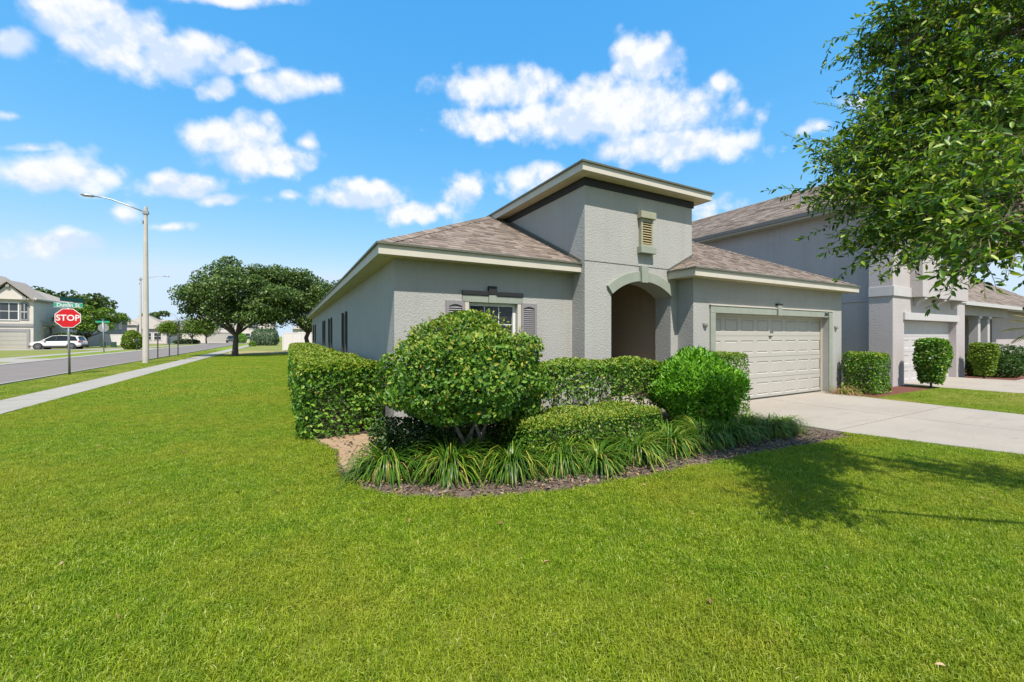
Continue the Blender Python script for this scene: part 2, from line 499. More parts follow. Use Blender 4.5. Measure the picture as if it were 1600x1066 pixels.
sl = MB().box(-.535, .535, -.752, .752, 0, .034).mesh('slab')
for i in range(70):
    o = link('slab', sl, M['conc_walk'], walk, bevel=.006 if i == 0 else 0)
    o.location = (-5.58 + random.uniform(-.004, .004), 3.2 + i * 1.515, random.uniform(0, .006))
fw = structure('far_pavement', MB().quad((-17.9,-8,.008),(-16.6,-8,.008),(-16.6,100,.008),(-17.9,100,.008)), M['conc_walk'])
# driveway of the grey house: five big slabs with saw joints
drv = structure('driveway', MB().quad((7.75,6.05,.007),(7.95,3.3,.007),(8.55,1.54,.007),(9.1,-6,.007),(12.6,-6,.007),(12.85,2.2,.007),(12.95,5.0,.007),(13.3,6.05,.007)), M['mulch'])
def drive_edge(y):
    return float(np.interp(y, [-6, 1.54, 3.3, 6.05], [9.1, 8.55, 7.97, 7.8]))
def drive_edge_r(y):
    return float(np.interp(y, [-6, 2.2, 5.0, 6.05], [12.6, 12.85, 12.98, 13.3]))
ys = [6.04, 3.42, 0.55, -2.4, -6]
for i in range(4):
    ya, yb = ys[i] - .009, ys[i+1] + .009
    for j in range(2):
        def xx(y, s):
            a_, b_ = drive_edge(y), drive_edge_r(y)
            return a_ + (b_ - a_) * s
        e = .009
        yy = [ya] + [q for q in (5.0, 3.3, 2.2, 1.54) if yb < q < ya] + [yb]
        s0, s1 = (0, .5) if j == 0 else (.5, 1)
        left = [(xx(q, s0) + (e if j else 0), q) for q in yy]; right = [(xx(q, s1) - (0 if j else e), q) for q in yy]
        part('slab', MB().prism(left + right[::-1], 'z', .008, .035), M['conc'], drv)
# neighbour's driveway and entrance path
nd = structure('driveway_beyond', MB().quad((17.35,5.85,.009),(18.2,-6,.009),(23.2,-6,.009),(22.3,5.85,.009)), M['mulch'])
for a_, b_ in ((5.84, 3.0), (2.985, 0.0), (-.015, -3.0)):
    part('slab', MB().prism([(17.4 + (5.85-a_)*.07, a_), (17.4 + (5.85-b_)*.07, b_), (22.25 + (5.85-b_)*.08, b_), (22.25 + (5.85-a_)*.08, a_)], 'z', .01, .036), M['conc'], nd)
structure('entrance_path', MB().box(22.32, 40, 3.0, 4.25, 0, .03), M['conc'])
structure('red_mulch_bed', MB().quad((22.35,4.3,.008),(40,4.3,.008),(40,6.4,.008),(22.35,6.4,.008)), M['mulch_red'])
structure('hedge_bed', MB().quad((13.36,4.75,.011),(17.3,4.75,.011),(17.3,6.3,.011),(13.36,6.3,.011)), M['mulch_red'])
# far driveways
structure('far_driveway', MB().quad((-30.5,66.6,.009),(-14.0,63.8,.009),(-14.0,68.2,.009),(-30.5,72.5,.009)), M['conc_walk'])
structure('near_driveway_across', MB().quad((-40,40,.009),(-14.0,36.5,.009),(-14.0,41,.009),(-40,45,.009)), M['conc_walk'])
structure('end_driveway', MB().quad((-19,110.0,.009),(-11.0,110.0,.009),(-11.2,121,.009),(-18,121,.009)), M['conc_walk'])

# planting bed in front of the house
BED = [(.12,26),(.16,14),(.24,8.2),(.30,7.0),(.58,6.1),(.52,5.5),(.53,5.0),(.68,4.5),(.98,4.1),(1.56,3.72),(2.34,3.48),(3.46,3.36),(5.15,3.30),(6.5,3.2),(7.82,3.12),(7.95,3.4),(7.78,6.0),(7.7,6.6),(5.0,6.9),(1.6,6.9),(1.6,26)]
structure('planting_bed', MB().add([(x, y, .012) for x, y in BED], [tuple(range(len(BED)))]), M['mulch'])
structure('sandy_patch', MB().add([(x, y, .016) for x, y in [(.36,6.95),(.62,6.12),(.57,5.55),(.58,5.05),(.78,4.62),(1.1,4.55),(1.3,5.1),(1.7,5.6),(2.0,6.5),(1.45,6.65),(1.4,7.0),(.8,7.05)]], [tuple(range(12))]), M['sand'])

def in_poly(x, y, poly):
    x = np.asarray(x); y = np.asarray(y); ins = np.zeros(x.shape, bool)
    n = len(poly)
    for i in range(n):
        x0, y0 = poly[i]; x1, y1 = poly[(i+1) % n]
        c = ((y0 > y) != (y1 > y)) & (x < (x1 - x0) * (y - y0) / ((y1 - y0) if y1 != y0 else 1e-9) + x0)
        ins ^= c
    return ins
def cam_dt(x, y):
    d = .4785 * x + .878 * y; r = .878 * x - .478 * y
    return d, r / np.maximum(d, 1e-3)

# ------------------------------------------------------------------ leaf helpers
def unit(v):
    return v / np.maximum(np.linalg.norm(v, axis=-1, keepdims=True), 1e-9)
def leaf_geo(P, D, U, L, W, fold=.18, droop=.12, simple=False):
    n = len(P)
    D = unit(D); S = unit(np.cross(D, U)); U = np.cross(S, D)
    L = np.broadcast_to(np.asarray(L, float), (n,))[:, None]; W = np.broadcast_to(np.asarray(W, float), (n,))[:, None]
    if simple:
        V = np.stack([P, P + D*L*.5 + S*W*.5 + U*W*fold, P + D*L - U*L*droop, P + D*L*.5 - S*W*.5 + U*W*fold], 1)
        F = np.array([[0, 1, 2, 3]])
        k = 4
    else:
        V = np.stack([P, P + D*L*.28 + S*W*.46 + U*W*fold, P + D*L*.66 + S*W*.42 + U*(W*fold - L*droop*.4), P + D*L - U*L*droop,
                      P + D*L*.66 - S*W*.42 + U*(W*fold - L*droop*.4), P + D*L*.28 - S*W*.46 + U*W*fold], 1)
        F = np.array([[0, 1, 2, 3], [0, 3, 4, 5]])
        k = 6
    FF = (F[None] + (np.arange(n) * k)[:, None, None]).reshape(-1, 4)
    return V.reshape(-1, 3), FF
def join_geo(parts_):
    Vs = []; Fs = []; b = 0
    for V, F in parts_:
        Vs.append(V); Fs.append(F + b); b += len(V)
    return np.concatenate(Vs), np.concatenate(Fs)
def leaves(P, Nn, L, W, spread=1.25, up=.25, lvar=.3, simple=False, **kw):
    n = len(P)
    rnd = rng.normal(size=(n, 3))
    D = unit(unit(np.cross(Nn, rng.normal(size=(n, 3)))) + Nn * rng.uniform(.1, .9, (n, 1)) + np.array([0, 0, up]))
    U = unit(Nn + rnd * spread * .6 + np.array([0, 0, up]))
    s = rng.uniform(1 - lvar, 1 + lvar, n)
    return leaf_geo(P, D, U, L * s, W * s, simple=simple, **kw)
def lump(P, amp, f):
    q = P * f
    return amp * (np.sin(q[:, 0]*1.3 + np.sin(q[:, 2]*1.1)*1.3) + np.sin(q[:, 1]*1.7 + 1.3 + np.sin(q[:, 0])*1.2) + np.sin(q[:, 2]*2.1 + .7 + q[:, 1]*.6)) / 3
def box_shell(n, lo, hi, depth=.12, r=.12, amp=.05, f=4.0, bottom=False):
    lo = np.array(lo, float); hi = np.array(hi, float); s = hi - lo
    areas = np.array([s[1]*s[2], s[1]*s[2], s[0]*s[2], s[0]*s[2], s[0]*s[1]])
    face = rng.choice(5, n, p=areas / areas.sum())
    P = lo + rng.random((n, 3)) * s
    ax = np.array([0, 0, 1, 1, 2])[face]; sd = np.array([0, 1, 0, 1, 1])[face]
    P[np.arange(n), ax] = np.where(sd, hi[ax], lo[ax])
    # round the edges: pull towards the core box
    c0 = lo + r; c1 = hi - r; c0[2] = lo[2]
    core = np.clip(P, c0, np.maximum(c1, c0 + .01))
    v = P - core
    Nn = unit(v)
    P = core + Nn * r
    P = P + Nn * lump(P, amp, f)[:, None]
    dep = rng.exponential(depth, n) * (rng.random(n) < .75)
    P = P - Nn * dep[:, None]
    return P, Nn
def ball_shell(n, c, rad, depth=.12, amp=.07, f=4.0, zmin=-1.0, power=2.0, under=1.0):
    d = unit(rng.normal(size=(n * 2, 3)))
    d = d[d[:, 2] > zmin][:n]
    n = len(d)
    p_ = (np.abs(d) ** power).sum(1, keepdims=True) ** (1 / power)
    P = d / p_ * np.array(rad)
    Nn = unit(P / (np.array(rad) ** 2))
    P = P * (1 + lump(P + np.array(c), amp, f)[:, None] / np.mean(rad))
    P = P - Nn * (rng.exponential(depth, n) * (rng.random(n) < .75))[:, None]
    P[:, 2] = np.where(P[:, 2] < 0, P[:, 2] * under, P[:, 2])
    return P + np.array(c), Nn

G = {
 'hedge': [(0.0, (0.025, 0.065, 0.010)), (0.45, (0.085, 0.20, 0.022)), (0.85, (0.18, 0.33, 0.035)), (0.985, (0.30, 0.38, 0.06)), (1.0, (0.50, 0.32, 0.06))],
 'bush': [(0.0, (0.025, 0.07, 0.012)), (0.45, (0.085, 0.20, 0.026)), (0.85, (0.18, 0.33, 0.04)), (0.98, (0.28, 0.33, 0.07)), (1.0, (0.50, 0.34, 0.06))],
 'bright': [(0.0, (0.045, 0.14, 0.010)), (0.5, (0.13, 0.33, 0.02)), (1.0, (0.25, 0.46, 0.035))],
 'young': [(0.0, (0.129, 0.218, 0.023)), (0.6, (0.232, 0.310, 0.032)), (1.0, (0.386, 0.368, 0.055))],  # yellow-green of young shoots, also used to colour sunlit hedge tops
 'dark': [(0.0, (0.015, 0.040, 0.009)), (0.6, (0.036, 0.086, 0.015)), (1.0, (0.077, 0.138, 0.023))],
 'oak': [(0.0, (0.035, 0.08, 0.012)), (0.5, (0.09, 0.18, 0.02)), (0.82, (0.19, 0.31, 0.03)), (1.0, (0.40, 0.44, 0.06))],
 'oak_far': [(0.0, (0.028, 0.058, 0.014)), (0.5, (0.07, 0.125, 0.026)), (1.0, (0.16, 0.225, 0.05))],
 'lime': [(0.0, (0.077, 0.138, 0.011)), (0.6, (0.142, 0.230, 0.018)), (1.0, (0.219, 0.287, 0.028))],
 'blue': [(0.0, (0.056, 0.110, 0.060)), (0.6, (0.095, 0.170, 0.096)), (1.0, (0.157, 0.240, 0.136))],
 'forest': [(0.0, (0.027, 0.053, 0.012)), (0.6, (0.059, 0.105, 0.022)), (1.0, (0.118, 0.165, 0.036))],
 'palm': [(0.0, (0.081, 0.132, 0.019)), (0.6, (0.161, 0.204, 0.034)), (1.0, (0.444, 0.312, 0.077))],
}
for k_, st_ in G.items():
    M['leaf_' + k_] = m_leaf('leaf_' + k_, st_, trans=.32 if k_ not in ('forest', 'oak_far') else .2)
M['blade'] = m_leaf('blade_green', [(0.0, (0.035, 0.09, 0.010)), (0.5, (0.068, 0.16, 0.014)), (0.85, (0.16, 0.27, 0.027)), (1.0, (0.45, 0.38, 0.07))], trans=.3, rough=.38)
M['blade_dry'] = m_leaf('blade_dry', [(0.0, (0.20, 0.12, 0.05)), (0.5, (0.36, 0.24, 0.10)), (1.0, (0.46, 0.34, 0.17))], trans=.2, rough=.7)

# ------------------------------------------------------------------ grass scattered over the lawn
def grass_mat(name, stops, dry):
    m, nt, b = new_mat(name)
    g = N(nt, 'ShaderNodeNewGeometry')
    c = ramp(nt, g.outputs['Random Per Island'], stops)
    f = noise(nt, .55, 5, .6)
    f3 = noise(nt, 5.0, 4, .6)
    c = mixc(nt, ramp(nt, f, [(0.42, (0, 0, 0)), (0.70, (.7, .7, .7))]), c, dry)
    c = mixc(nt, ramp(nt, f3, [(0.35, (.75, .75, .75)), (0.62, (0, 0, 0))]), c, (0.60, 0.72, 0.55), 'MULTIPLY')
    nt.links.new(c, b.inputs['Base Color'])
    b.inputs['Roughness'].default_value = .5; b.inputs['Specular IOR Level'].default_value = .3
    tr = N(nt, 'ShaderNodeBsdfTranslucent')
    nt.links.new(mixc(nt, 1.0, c, (1.3, 1.35, .6), 'MULTIPLY'), tr.inputs['Color'])
    x_ = N(nt, 'ShaderNodeMixShader'); x_.inputs[0].default_value = .35
    nt.links.new(b.outputs[0], x_.inputs[1]); nt.links.new(tr.outputs[0], x_.inputs[2])
    nt.links.new(x_.outputs[0], nt.nodes['Material Output'].inputs['Surface'])
    return m
M['grass'] = grass_mat('grass_blades', [(0.0, (0.10, 0.185, 0.005)), (0.45, (0.205, 0.32, 0.008)), (0.84, (0.33, 0.43, 0.016)), (0.96, (0.50, 0.53, 0.10)), (1.0, (0.72, 0.70, 0.32))], (0.40, 0.37, 0.035))
M['grass_verge'] = grass_mat('grass_blades_verge', [(0.0, (0.14, 0.22, 0.012)), (0.5, (0.25, 0.34, 0.02)), (0.9, (0.36, 0.42, 0.04)), (1.0, (0.58, 0.52, 0.18))], (0.52, 0.44, 0.13))
def tile(name, rad, nb, h0, h1, w, mat):
    a = rng.uniform(0, 2*math.pi, nb); rr = rad * np.sqrt(rng.random(nb))
    P = np.stack([np.cos(a)*rr, np.sin(a)*rr, np.zeros(nb)], 1)
    h = rng.uniform(h0, h1, nb)[:, None]
    ln = unit(rng.normal(size=(nb, 3)) * np.array([1, 1, 0]))
    lean = rng.uniform(.15, 1.25, (nb, 1))
    S = unit(np.cross(ln, [0, 0, 1.0]) + rng.normal(size=(nb, 3)) * .3) * (w * rng.uniform(.7, 1.3, (nb, 1))) * .5
    up = np.array([0, 0, 1.0])
    m1 = P + up * h * .6 + ln * h * lean * .28
    tp = P + up * h * (1 - .28 * lean) + ln * h * lean * .85
    V = np.stack([P - S, P + S, m1 + S * .8, m1 - S * .8, tp], 1).reshape(-1, 3)
    i = (np.arange(nb) * 5)[:, None]
    F = np.concatenate([i + np.array([[0, 1, 2, 3]]), i + np.array([[3, 2, 4, 4]])])
    me = bpy.data.meshes.new(name)
    q = [tuple(map(int, f)) for f in (i + np.array([[0, 1, 2, 3]]))] + [tuple(map(int, f)) for f in (i + np.array([[3, 2, 4]]))]
    me.from_pydata([tuple(map(float, p)) for p in V], [], q)
    me.materials.append(mat)
    return bpy.data.objects.new(name, me)
def scatter(name, pts, src, label, cat, smin=.85, smax=1.15):
    col = bpy.data.collections.new(name + '_source')
    for s in src: col.objects.link(s)
    me = bpy.data.meshes.new(name)
    me.vertices.add(len(pts)); me.vertices.foreach_set('co', np.asarray(pts, np.float32).ravel())
    o = bpy.data.objects.new(name, me); COL.objects.link(o)
    ng = bpy.data.node_groups.new(name, 'GeometryNodeTree')
    ng.interface.new_socket('Geometry', in_out='INPUT', socket_type='NodeSocketGeometry')
    ng.interface.new_socket('Geometry', in_out='OUTPUT', socket_type='NodeSocketGeometry')
    nin = ng.nodes.new('NodeGroupInput'); nout = ng.nodes.new('NodeGroupOutput')
    ci = ng.nodes.new('GeometryNodeCollectionInfo'); ci.inputs['Collection'].default_value = col
    ci.inputs['Separate Children'].default_value = True; ci.inputs['Reset Children'].default_value = True
    ip = ng.nodes.new('GeometryNodeInstanceOnPoints'); ip.inputs['Pick Instance'].default_value = True
    rv = ng.nodes.new('FunctionNodeRandomValue'); rv.data_type = 'FLOAT_VECTOR'
    rv.inputs[0].default_value = (0, 0, 0); rv.inputs[1].default_value = (0, 0, 6.283)
    rs = ng.nodes.new('FunctionNodeRandomValue'); rs.data_type = 'FLOAT'
    rs.inputs[2].default_value = smin; rs.inputs[3].default_value = smax
    ri = ng.nodes.new('FunctionNodeRandomValue'); ri.data_type = 'INT'
    ri.inputs[4].default_value = 0; ri.inputs[5].default_value = len(src) - 1; ri.inputs['Seed'].default_value = 3
    L_ = ng.links.new
    L_(nin.outputs[0], ip.inputs['Points']); L_(ci.outputs[0], ip.inputs['Instance'])
    L_(rv.outputs[0], ip.inputs['Rotation']); L_(rs.outputs[1], ip.inputs['Scale']); L_(ri.outputs[2], ip.inputs['Instance Index'])
    L_(ip.outputs[0], nout.inputs[0])
    md = o.modifiers.new('scatter', 'NODES'); md.node_group = ng
    o['kind'] = 'stuff'
    return tag(o, label, cat)
BEDN = [(x, y) for x, y in BED]
def lawn_ok(x, y):
    x = np.asarray(x, float); y = np.asarray(y, float)
    e = np.interp(y, [-6, 1.54, 3.3, 6.05], [9.1, 8.55, 7.97, 7.8])
    ok = (x > -5.03) & (x < e) & (y < 41) & ~in_poly(x, y, BEDN)
    ok &= ~((x > 1.45) & (y > 6.6)) & ~((y > 3.3) & (x > 7.7))
    d, t = cam_dt(x, y)
    return ok & (d > 1.2) & (np.abs(t) < 1.42)
def verge_ok(x, y):
    d, t = cam_dt(x, y)
    a = (x > -7.99) & (x < -6.13) & (y > 8) & (y < 60)
    e = np.interp(y, [-6, 2.2, 5.0, 6.05], [12.6, 12.85, 12.98, 13.3]); f = 17.38 + (5.85 - y) * .07
    b_ = (x > e + .02) & (x < f) & (y < np.where(x < 17.3, 4.75, 5.5)) & (y > -1)
    return (a | b_) & (np.abs(t) < 1.42) & (d > 1)
def fill(ok, lo, hi, sp, rad, dmax, dmin=0.0):
    xs = np.arange(lo[0], hi[0], sp); ys_ = np.arange(lo[1], hi[1], sp * .87)
    X, Y = np.meshgrid(xs, ys_); X = X + (np.arange(len(ys_)) % 2)[:, None] * sp * .5
    X = (X + rng.uniform(-.25, .25, X.shape) * sp).ravel(); Y = (Y + rng.uniform(-.25, .25, Y.shape) * sp).ravel()
    d, t = cam_dt(X, Y)
    k = ok(X, Y) & (d < dmax) & (d >= dmin)
    X, Y = X[k], Y[k]
    inner = np.ones(len(X), bool)
    if rad:
        for a in np.arange(8) * math.pi / 4:
            xo = X + math.cos(a) * rad; yo = Y + math.sin(a) * rad
            dd_, tt_ = cam_dt(xo, yo)
            inner &= ok(xo, yo) | (np.abs(tt_) > 1.3) | (dd_ < 1.4)
    return X, Y, inner
def scatter_lawn(prefix, ok, lo, hi, mat, label, z=.004):
    near = [tile(prefix + '_tile', .25, 1700, .02, .046, .004, mat) for _ in range(4)]
    X, Y, inn = fill(ok, lo, hi, .30, .25, 11)
    scatter(prefix, np.stack([X[inn], Y[inn], np.full(inn.sum(), z)], 1), near, label, 'grass')
    mid = [tile(prefix + '_wide_tile', .45, 1500, .03, .06, .009, mat) for _ in range(3)]
    X, Y, inn = fill(ok, lo, hi, .55, .42, 45, 10.7)
    if inn.sum():
        scatter(prefix + '_beyond', np.stack([X[inn], Y[inn], np.full(inn.sum(), z)], 1), mid, label.replace('mown', 'mown more distant'), 'grass')
    tuft = [tile(prefix + '_tuft', .06, 85, .02, .05, .0045, mat) for _ in range(4)]
    X, Y, _ = fill(ok, lo, hi, .075, 0, 26)
    inn2 = np.ones(len(X), bool)
    d_, t_ = cam_dt(X, Y)
    for a in np.arange(8) * math.pi / 4:
        rr_ = np.where(d_ < 10.8, .36, .6)
        xo = X + np.cos(a) * rr_; yo = Y + np.sin(a) * rr_
        dd_, tt_ = cam_dt(xo, yo)
        inn2 &= ok(xo, yo) | (np.abs(tt_) > 1.3) | (dd_ < 1.4)
    k = ~inn2
    scatter(prefix + '_edge', np.stack([X[k], Y[k], np.full(k.sum(), z)], 1), tuft, label.replace('mown', 'ragged edge of the mown'), 'grass', .8, 1.3)
scatter_lawn('grass', lawn_ok, (-5.2, 0), (9.2, 41), M['grass'], 'mown yellow-green front lawn grass around the planting bed')
scatter_lawn('verge_grass', verge_ok, (-8.1, -1), (18.5, 60), M['grass_verge'], 'mown bright green verge grass beside road and driveways')

# mulch chips and fallen leaves on the bed
def chips(name, n, poly, mat, s0, s1, label, z=.016):
    xs, ys_ = zip(*poly)
    X = rng.uniform(min(xs), max(xs), n * 6); Y = rng.uniform(min(ys_), max(ys_), n * 6)
    k = in_poly(X, Y, poly) & (~in_poly(X, Y, SANDY) | (rng.random(len(X)) < .16)); X, Y = X[k][:n], Y[k][:n]; n = len(X)
    P = np.stack([X, Y, z + rng.uniform(.002, .02, n)], 1)
    D = unit(rng.normal(size=(n, 3)) * np.array([1, 1, .25])); U = unit(rng.normal(size=(n, 3)) * .35 + np.array([0, 0, 1.0]))
    L = rng.uniform(s0, s1, n)
    o = part(name, leaf_geo(P, D, U, L, L * rng.uniform(.25, .6, n), fold=.25, droop=.2), mat, None, 'stuff')
    tag(o, label, 'mulch')
M['chip'] = m_island('mulch_chip', [(0, (0.05, 0.037, 0.03)), (.4, (0.12, 0.09, 0.075)), (.75, (0.22, 0.16, 0.12)), (1, (0.36, 0.27, 0.20))], bstr=.2)
M['chip_leaf'] = m_island('fallen_leaf', [(0, (0.20, 0.10, 0.05)), (.5, (0.36, 0.20, 0.10)), (1, (0.52, 0.36, 0.22))], bstr=.1)
FRONT = [p for p in BED[3:15]] + [(7.8, 5.6), (1.5, 6.6)]
SANDY = [(.36,6.95),(.62,6.12),(.57,5.55),(.58,5.05),(.78,4.62),(1.1,4.55),(1.3,5.1),(1.7,5.6),(2.0,6.5),(1.45,6.65),(1.4,7.0),(.8,7.05)]
chips('mulch_chips', 9000, FRONT, M['chip'], .02, .06, 'brown shredded bark mulch covering the planting bed')
chips('fallen_leaves', 1100, [p for p in BED[3:14]] + [(6.5, 4.2), (1.6, 5.0), (.8, 7.0)], M['chip_leaf'], .025, .055, 'tan fallen leaves littering the front of the planting bed', .02)

def blown(n):
    X = rng.uniform(-4, 8.2, n * 3); Y = rng.uniform(.6, 9, n * 3)
    w = np.exp(-((X - 5.8) ** 2 / 9 + (Y - 2.4) ** 2 / 3)) + .22
    k = lawn_ok(X, Y) & (rng.random(n * 3) < w); X, Y = X[k][:n], Y[k][:n]; m = len(X)
    P = np.stack([X, Y, .03 + rng.uniform(0, .018, m)], 1)
    D = unit(rng.normal(size=(m, 3)) * np.array([1, 1, .3])); U = unit(rng.normal(size=(m, 3)) * .5 + np.array([0, 0, 1.0]))
    L = rng.uniform(.02, .05, m)
    o = part('blown_leaves', leaf_geo(P, D, U, L, L * .45, fold=.25, droop=.2), M['chip_leaf'], None, 'stuff')
    tag(o, 'small tan leaves blown onto the front lawn', 'leaves')
blown(130)

# ------------------------------------------------------------------ building helpers
def wall(mb, axis, c, u0, u1, z0, z1, holes=(), depth=0.12):
    """vertical sheet at axis = c with rectangular openings and their reveals (depth signed along the axis)"""
    def P(u, z, a):
        return (u, a, z) if axis == 'y' else (a, u, z)
    us = sorted({u0, u1} | {h[0] for h in holes} | {h[1] for h in holes}); zs = sorted({z0, z1} | {h[2] for h in holes} | {h[3] for h in holes})
    for i in range(len(us) - 1):
        for j in range(len(zs) - 1):
            um, zm = (us[i] + us[i+1]) / 2, (zs[j] + zs[j+1]) / 2
            if any(h[0] < um < h[1] and h[2] < zm < h[3] for h in holes): continue
            mb.quad(P(us[i], zs[j], c), P(us[i+1], zs[j], c), P(us[i+1], zs[j+1], c), P(us[i], zs[j+1], c))
    for (a, b, e, f) in holes:
        g = c + depth
        mb.quad(P(a, e, c), P(a, f, c), P(a, f, g), P(a, e, g)); mb.quad(P(b, e, c), P(b, f, c), P(b, f, g), P(b, e, g))
        mb.quad(P(a, f, c), P(b, f, c), P(b, f, g), P(a, f, g))
        if e > z0 + 1e-4: mb.quad(P(a, e, c), P(b, e, c), P(b, e, g), P(a, e, g))
    return mb
def shingles(mb, poly, up, z0, s_org, pitch, exposure=.14, w0=.10, w1=.27):
    """poly: plan points of one roof slope; up: horizontal unit vector uphill; s_org: coordinate of the eave along up"""
    up = Vector((up[0], up[1])); ud = Vector((-up.y, up.x))
    pts = [(Vector(p[:2]).dot(ud), Vector(p[:2]).dot(up) - s_org) for p in poly]
    smax = max(p[1] for p in pts)
    def span(s):
        xs = []
        for i in range(len(pts)):
            (u0, a), (u1, b) = pts[i], pts[(i+1) % len(pts)]
            if (a <= s < b) or (b <= s < a):
                xs.append(u0 + (u1 - u0) * (s - a) / (b - a))
        return (min(xs), max(xs)) if len(xs) >= 2 else None
    st = exposure / math.sqrt(1 + pitch * pitch)
    s = 0.0
    def W(u, s_, h):
        p = ud * u + up * (s_ + s_org)
        return (p.x, p.y, z0 + pitch * s_ + h)
    while s < smax - .01:
        sa, sb = s, min(s + st * 1.06, smax - 1e-4)
        A, B = span(sa + 1e-5), span(sb)
        if A and B:
            u = A[0] - random.uniform(0, w1)
            while u < A[1]:
                w = random.uniform(w0, w1)
                a0, a1 = max(u, A[0]), min(u + w - .004, A[1])
                if a1 - a0 > .01:
                    b0, b1 = max(u, B[0]), min(u + w - .004, B[1])
                    if b1 > b0:
                        h = random.choice((.012, .016, .026))
                        mb.add([W(a0, sa, .001), W(a1, sa, .001), W(a0, sa, h), W(a1, sa, h), W(b1, sb, .004), W(b0, sb, .004)],
                               [(0, 1, 3, 2), (2, 3, 4, 5), (0, 2, 5), (1, 4, 3)])
                u += w
        s += st
    return mb
def hip_caps(mb, p0, p1, drop=.354, w=.15, step=.16, lift=.022):
    a = Vector(p0); b = Vector(p1); d = b - a
    a = a + d.normalized() * .1; d = b - a
    h = Vector((d.x, d.y, 0)).normalized(); q = Vector((-h.y, h.x, 0))
    n = max(1, int(d.length / step))
    for i in range(n):
        s = a + d * (i / n); e = a + d * min(1, (i + 1.15) / n)
        l0 = lift + random.uniform(.004, .010); l1 = lift
        mb.add([s + Vector((0, 0, l0)), s + q*w + Vector((0, 0, l0 - drop*w - .004)), s - q*w + Vector((0, 0, l0 - drop*w - .004)),
                e + Vector((0, 0, l1 - .006)), e + q*w + Vector((0, 0, l1 - .006 - drop*w)), e - q*w + Vector((0, 0, l1 - .006 - drop*w))],
               [(0, 3, 4, 1), (0, 2, 5, 3), (0, 1, 2)])
    return mb
def soffit_run(mb, axis, a0, a1, b0, b1, z, w=.105):
    """planks laid side by side along an axis between a0 and a1, spanning b0..b1"""
    n = max(1, int(round((a1 - a0) / w))); s = (a1 - a0) / n
    for i in range(n):
        p, q = a0 + i * s + .004, a0 + (i + 1) * s - .004
        if axis == 'x': mb.box(p, q, b0, b1, z, z + .015)
        else: mb.box(b0, b1, p, q, z, z + .015)
    if axis == 'x': mb.box(a0, a1, b0, b1, z + .0155, z + .02)
    else: mb.box(b0, b1, a0, a1, z + .0155, z + .02)
    return mb
def window_unit(root, axis, c, u0, u1, z0, z1, cols=3, rows=2, depth=.1, frame=.055, mat='window_white', glass='glass', sign=1):
    """window > frame, pane; set back by depth from the wall plane c"""
    g = c + depth * sign
    def bx(mb, ua, ub, za, zb, t0, t1):
        lo, hi = sorted((g - t0 * sign, g - t1 * sign))
        return mb.box(ua, ub, lo, hi, za, zb) if axis == 'y' else mb.box(lo, hi, ua, ub, za, zb)
    f = MB()
    bx(f, u0, u1, z0, z0 + frame, 0, .05); bx(f, u0, u1, z1 - frame, z1, 0, .05)
    bx(f, u0, u0 + frame, z0 + frame, z1 - frame, 0, .05); bx(f, u1 - frame, u1, z0 + frame, z1 - frame, 0, .05)
    zm = (z0 + z1) / 2
    bx(f, u0 + frame, u1 - frame, zm - .025, zm + .025, 0, .045)
    w = part('window', f, M[mat], root)
    for j, (za, zb) in enumerate(((z0 + frame, zm - .025), (zm + .025, z1 - frame))):
        for i in range(cols):
            ua = u0 + frame + (u1 - u0 - 2*frame) * i / cols; ub = u0 + frame + (u1 - u0 - 2*frame) * (i + 1) / cols
            for k in range(rows):
                zc, zd = za + (zb - za) * k / rows, za + (zb - za) * (k + 1) / rows
                e = .009
                part('pane', bx(MB(), ua + e, ub - e, zc + e, zd - e, .008, .016), M[glass], w)
        mu = MB()
        for i in range(1, cols):
            u = u0 + frame + (u1 - u0 - 2*frame) * i / cols
            bx(mu, u - .0085, u + .0085, za, zb, .004, .034)
        for k in range(1, rows):
            z = za + (zb - za) * k / rows
            bx(mu, u0 + frame, u1 - frame, z - .0085, z + .0085, .005, .03)
        if mu.v: part('muntin', mu, M[mat], w)
    return w
def text_mesh(name, txt, size, extr=.003, squeeze=1.0):
    cu = bpy.data.curves.new(name, 'FONT'); cu.body = txt; cu.size = size; cu.extrude = extr
    cu.align_x = 'CENTER'; cu.align_y = 'CENTER'; cu.resolution_u = 3; cu.offset = size * .018
    o = bpy.data.objects.new(name, cu); COL.objects.link(o)
    dg = bpy.context.evaluated_depsgraph_get()
    me = bpy.data.meshes.new_from_object(o.evaluated_get(dg))
    me.materials.clear()
    bpy.data.objects.remove(o); bpy.data.curves.remove(cu)
    for v in me.vertices: v.co.x *= squeeze
    return me

# ------------------------------------------------------------------ the grey house
H = thing('house', 'grey stucco single-storey corner house with arched porch tower and cream garage door', 'house', (7.8, 6.7, 0))
ZS, ZF = 2.84, 3.01               # soffit, top of fascia
wl_ = MB()
wall(wl_, 'y', 6.7, 1.5, 5.03, 0, ZS + .1, [(2.78, 3.75, .72, 2.19)], .11)
WIN = [(12.7, 13.45), (17.2, 18.2), (20.5, 21.4), (27.5, 29.6)]
wall(wl_, 'x', 1.5, 6.7, 32, 0, ZS + .1, [(a, b, .5, 2.25) for a, b in WIN], .14)
wall(wl_, 'x', 14.08, 5.9, 32, 0, ZS + .1); wall(wl_, 'y', 32, 1.5, 14.08, 0, ZS + .1)
part('wall', wl_, M['stucco'], H)
gw = MB()
wall(gw, 'y', 5.9, 7.65, 14.08, 0, ZS + .1, [(8.36, 13.32, 0, 2.11)], .20)
wall(gw, 'x', 7.65, 5.9, 6.32, 0, ZS + .1)
part('garage_wall', gw, M['stucco'], H)
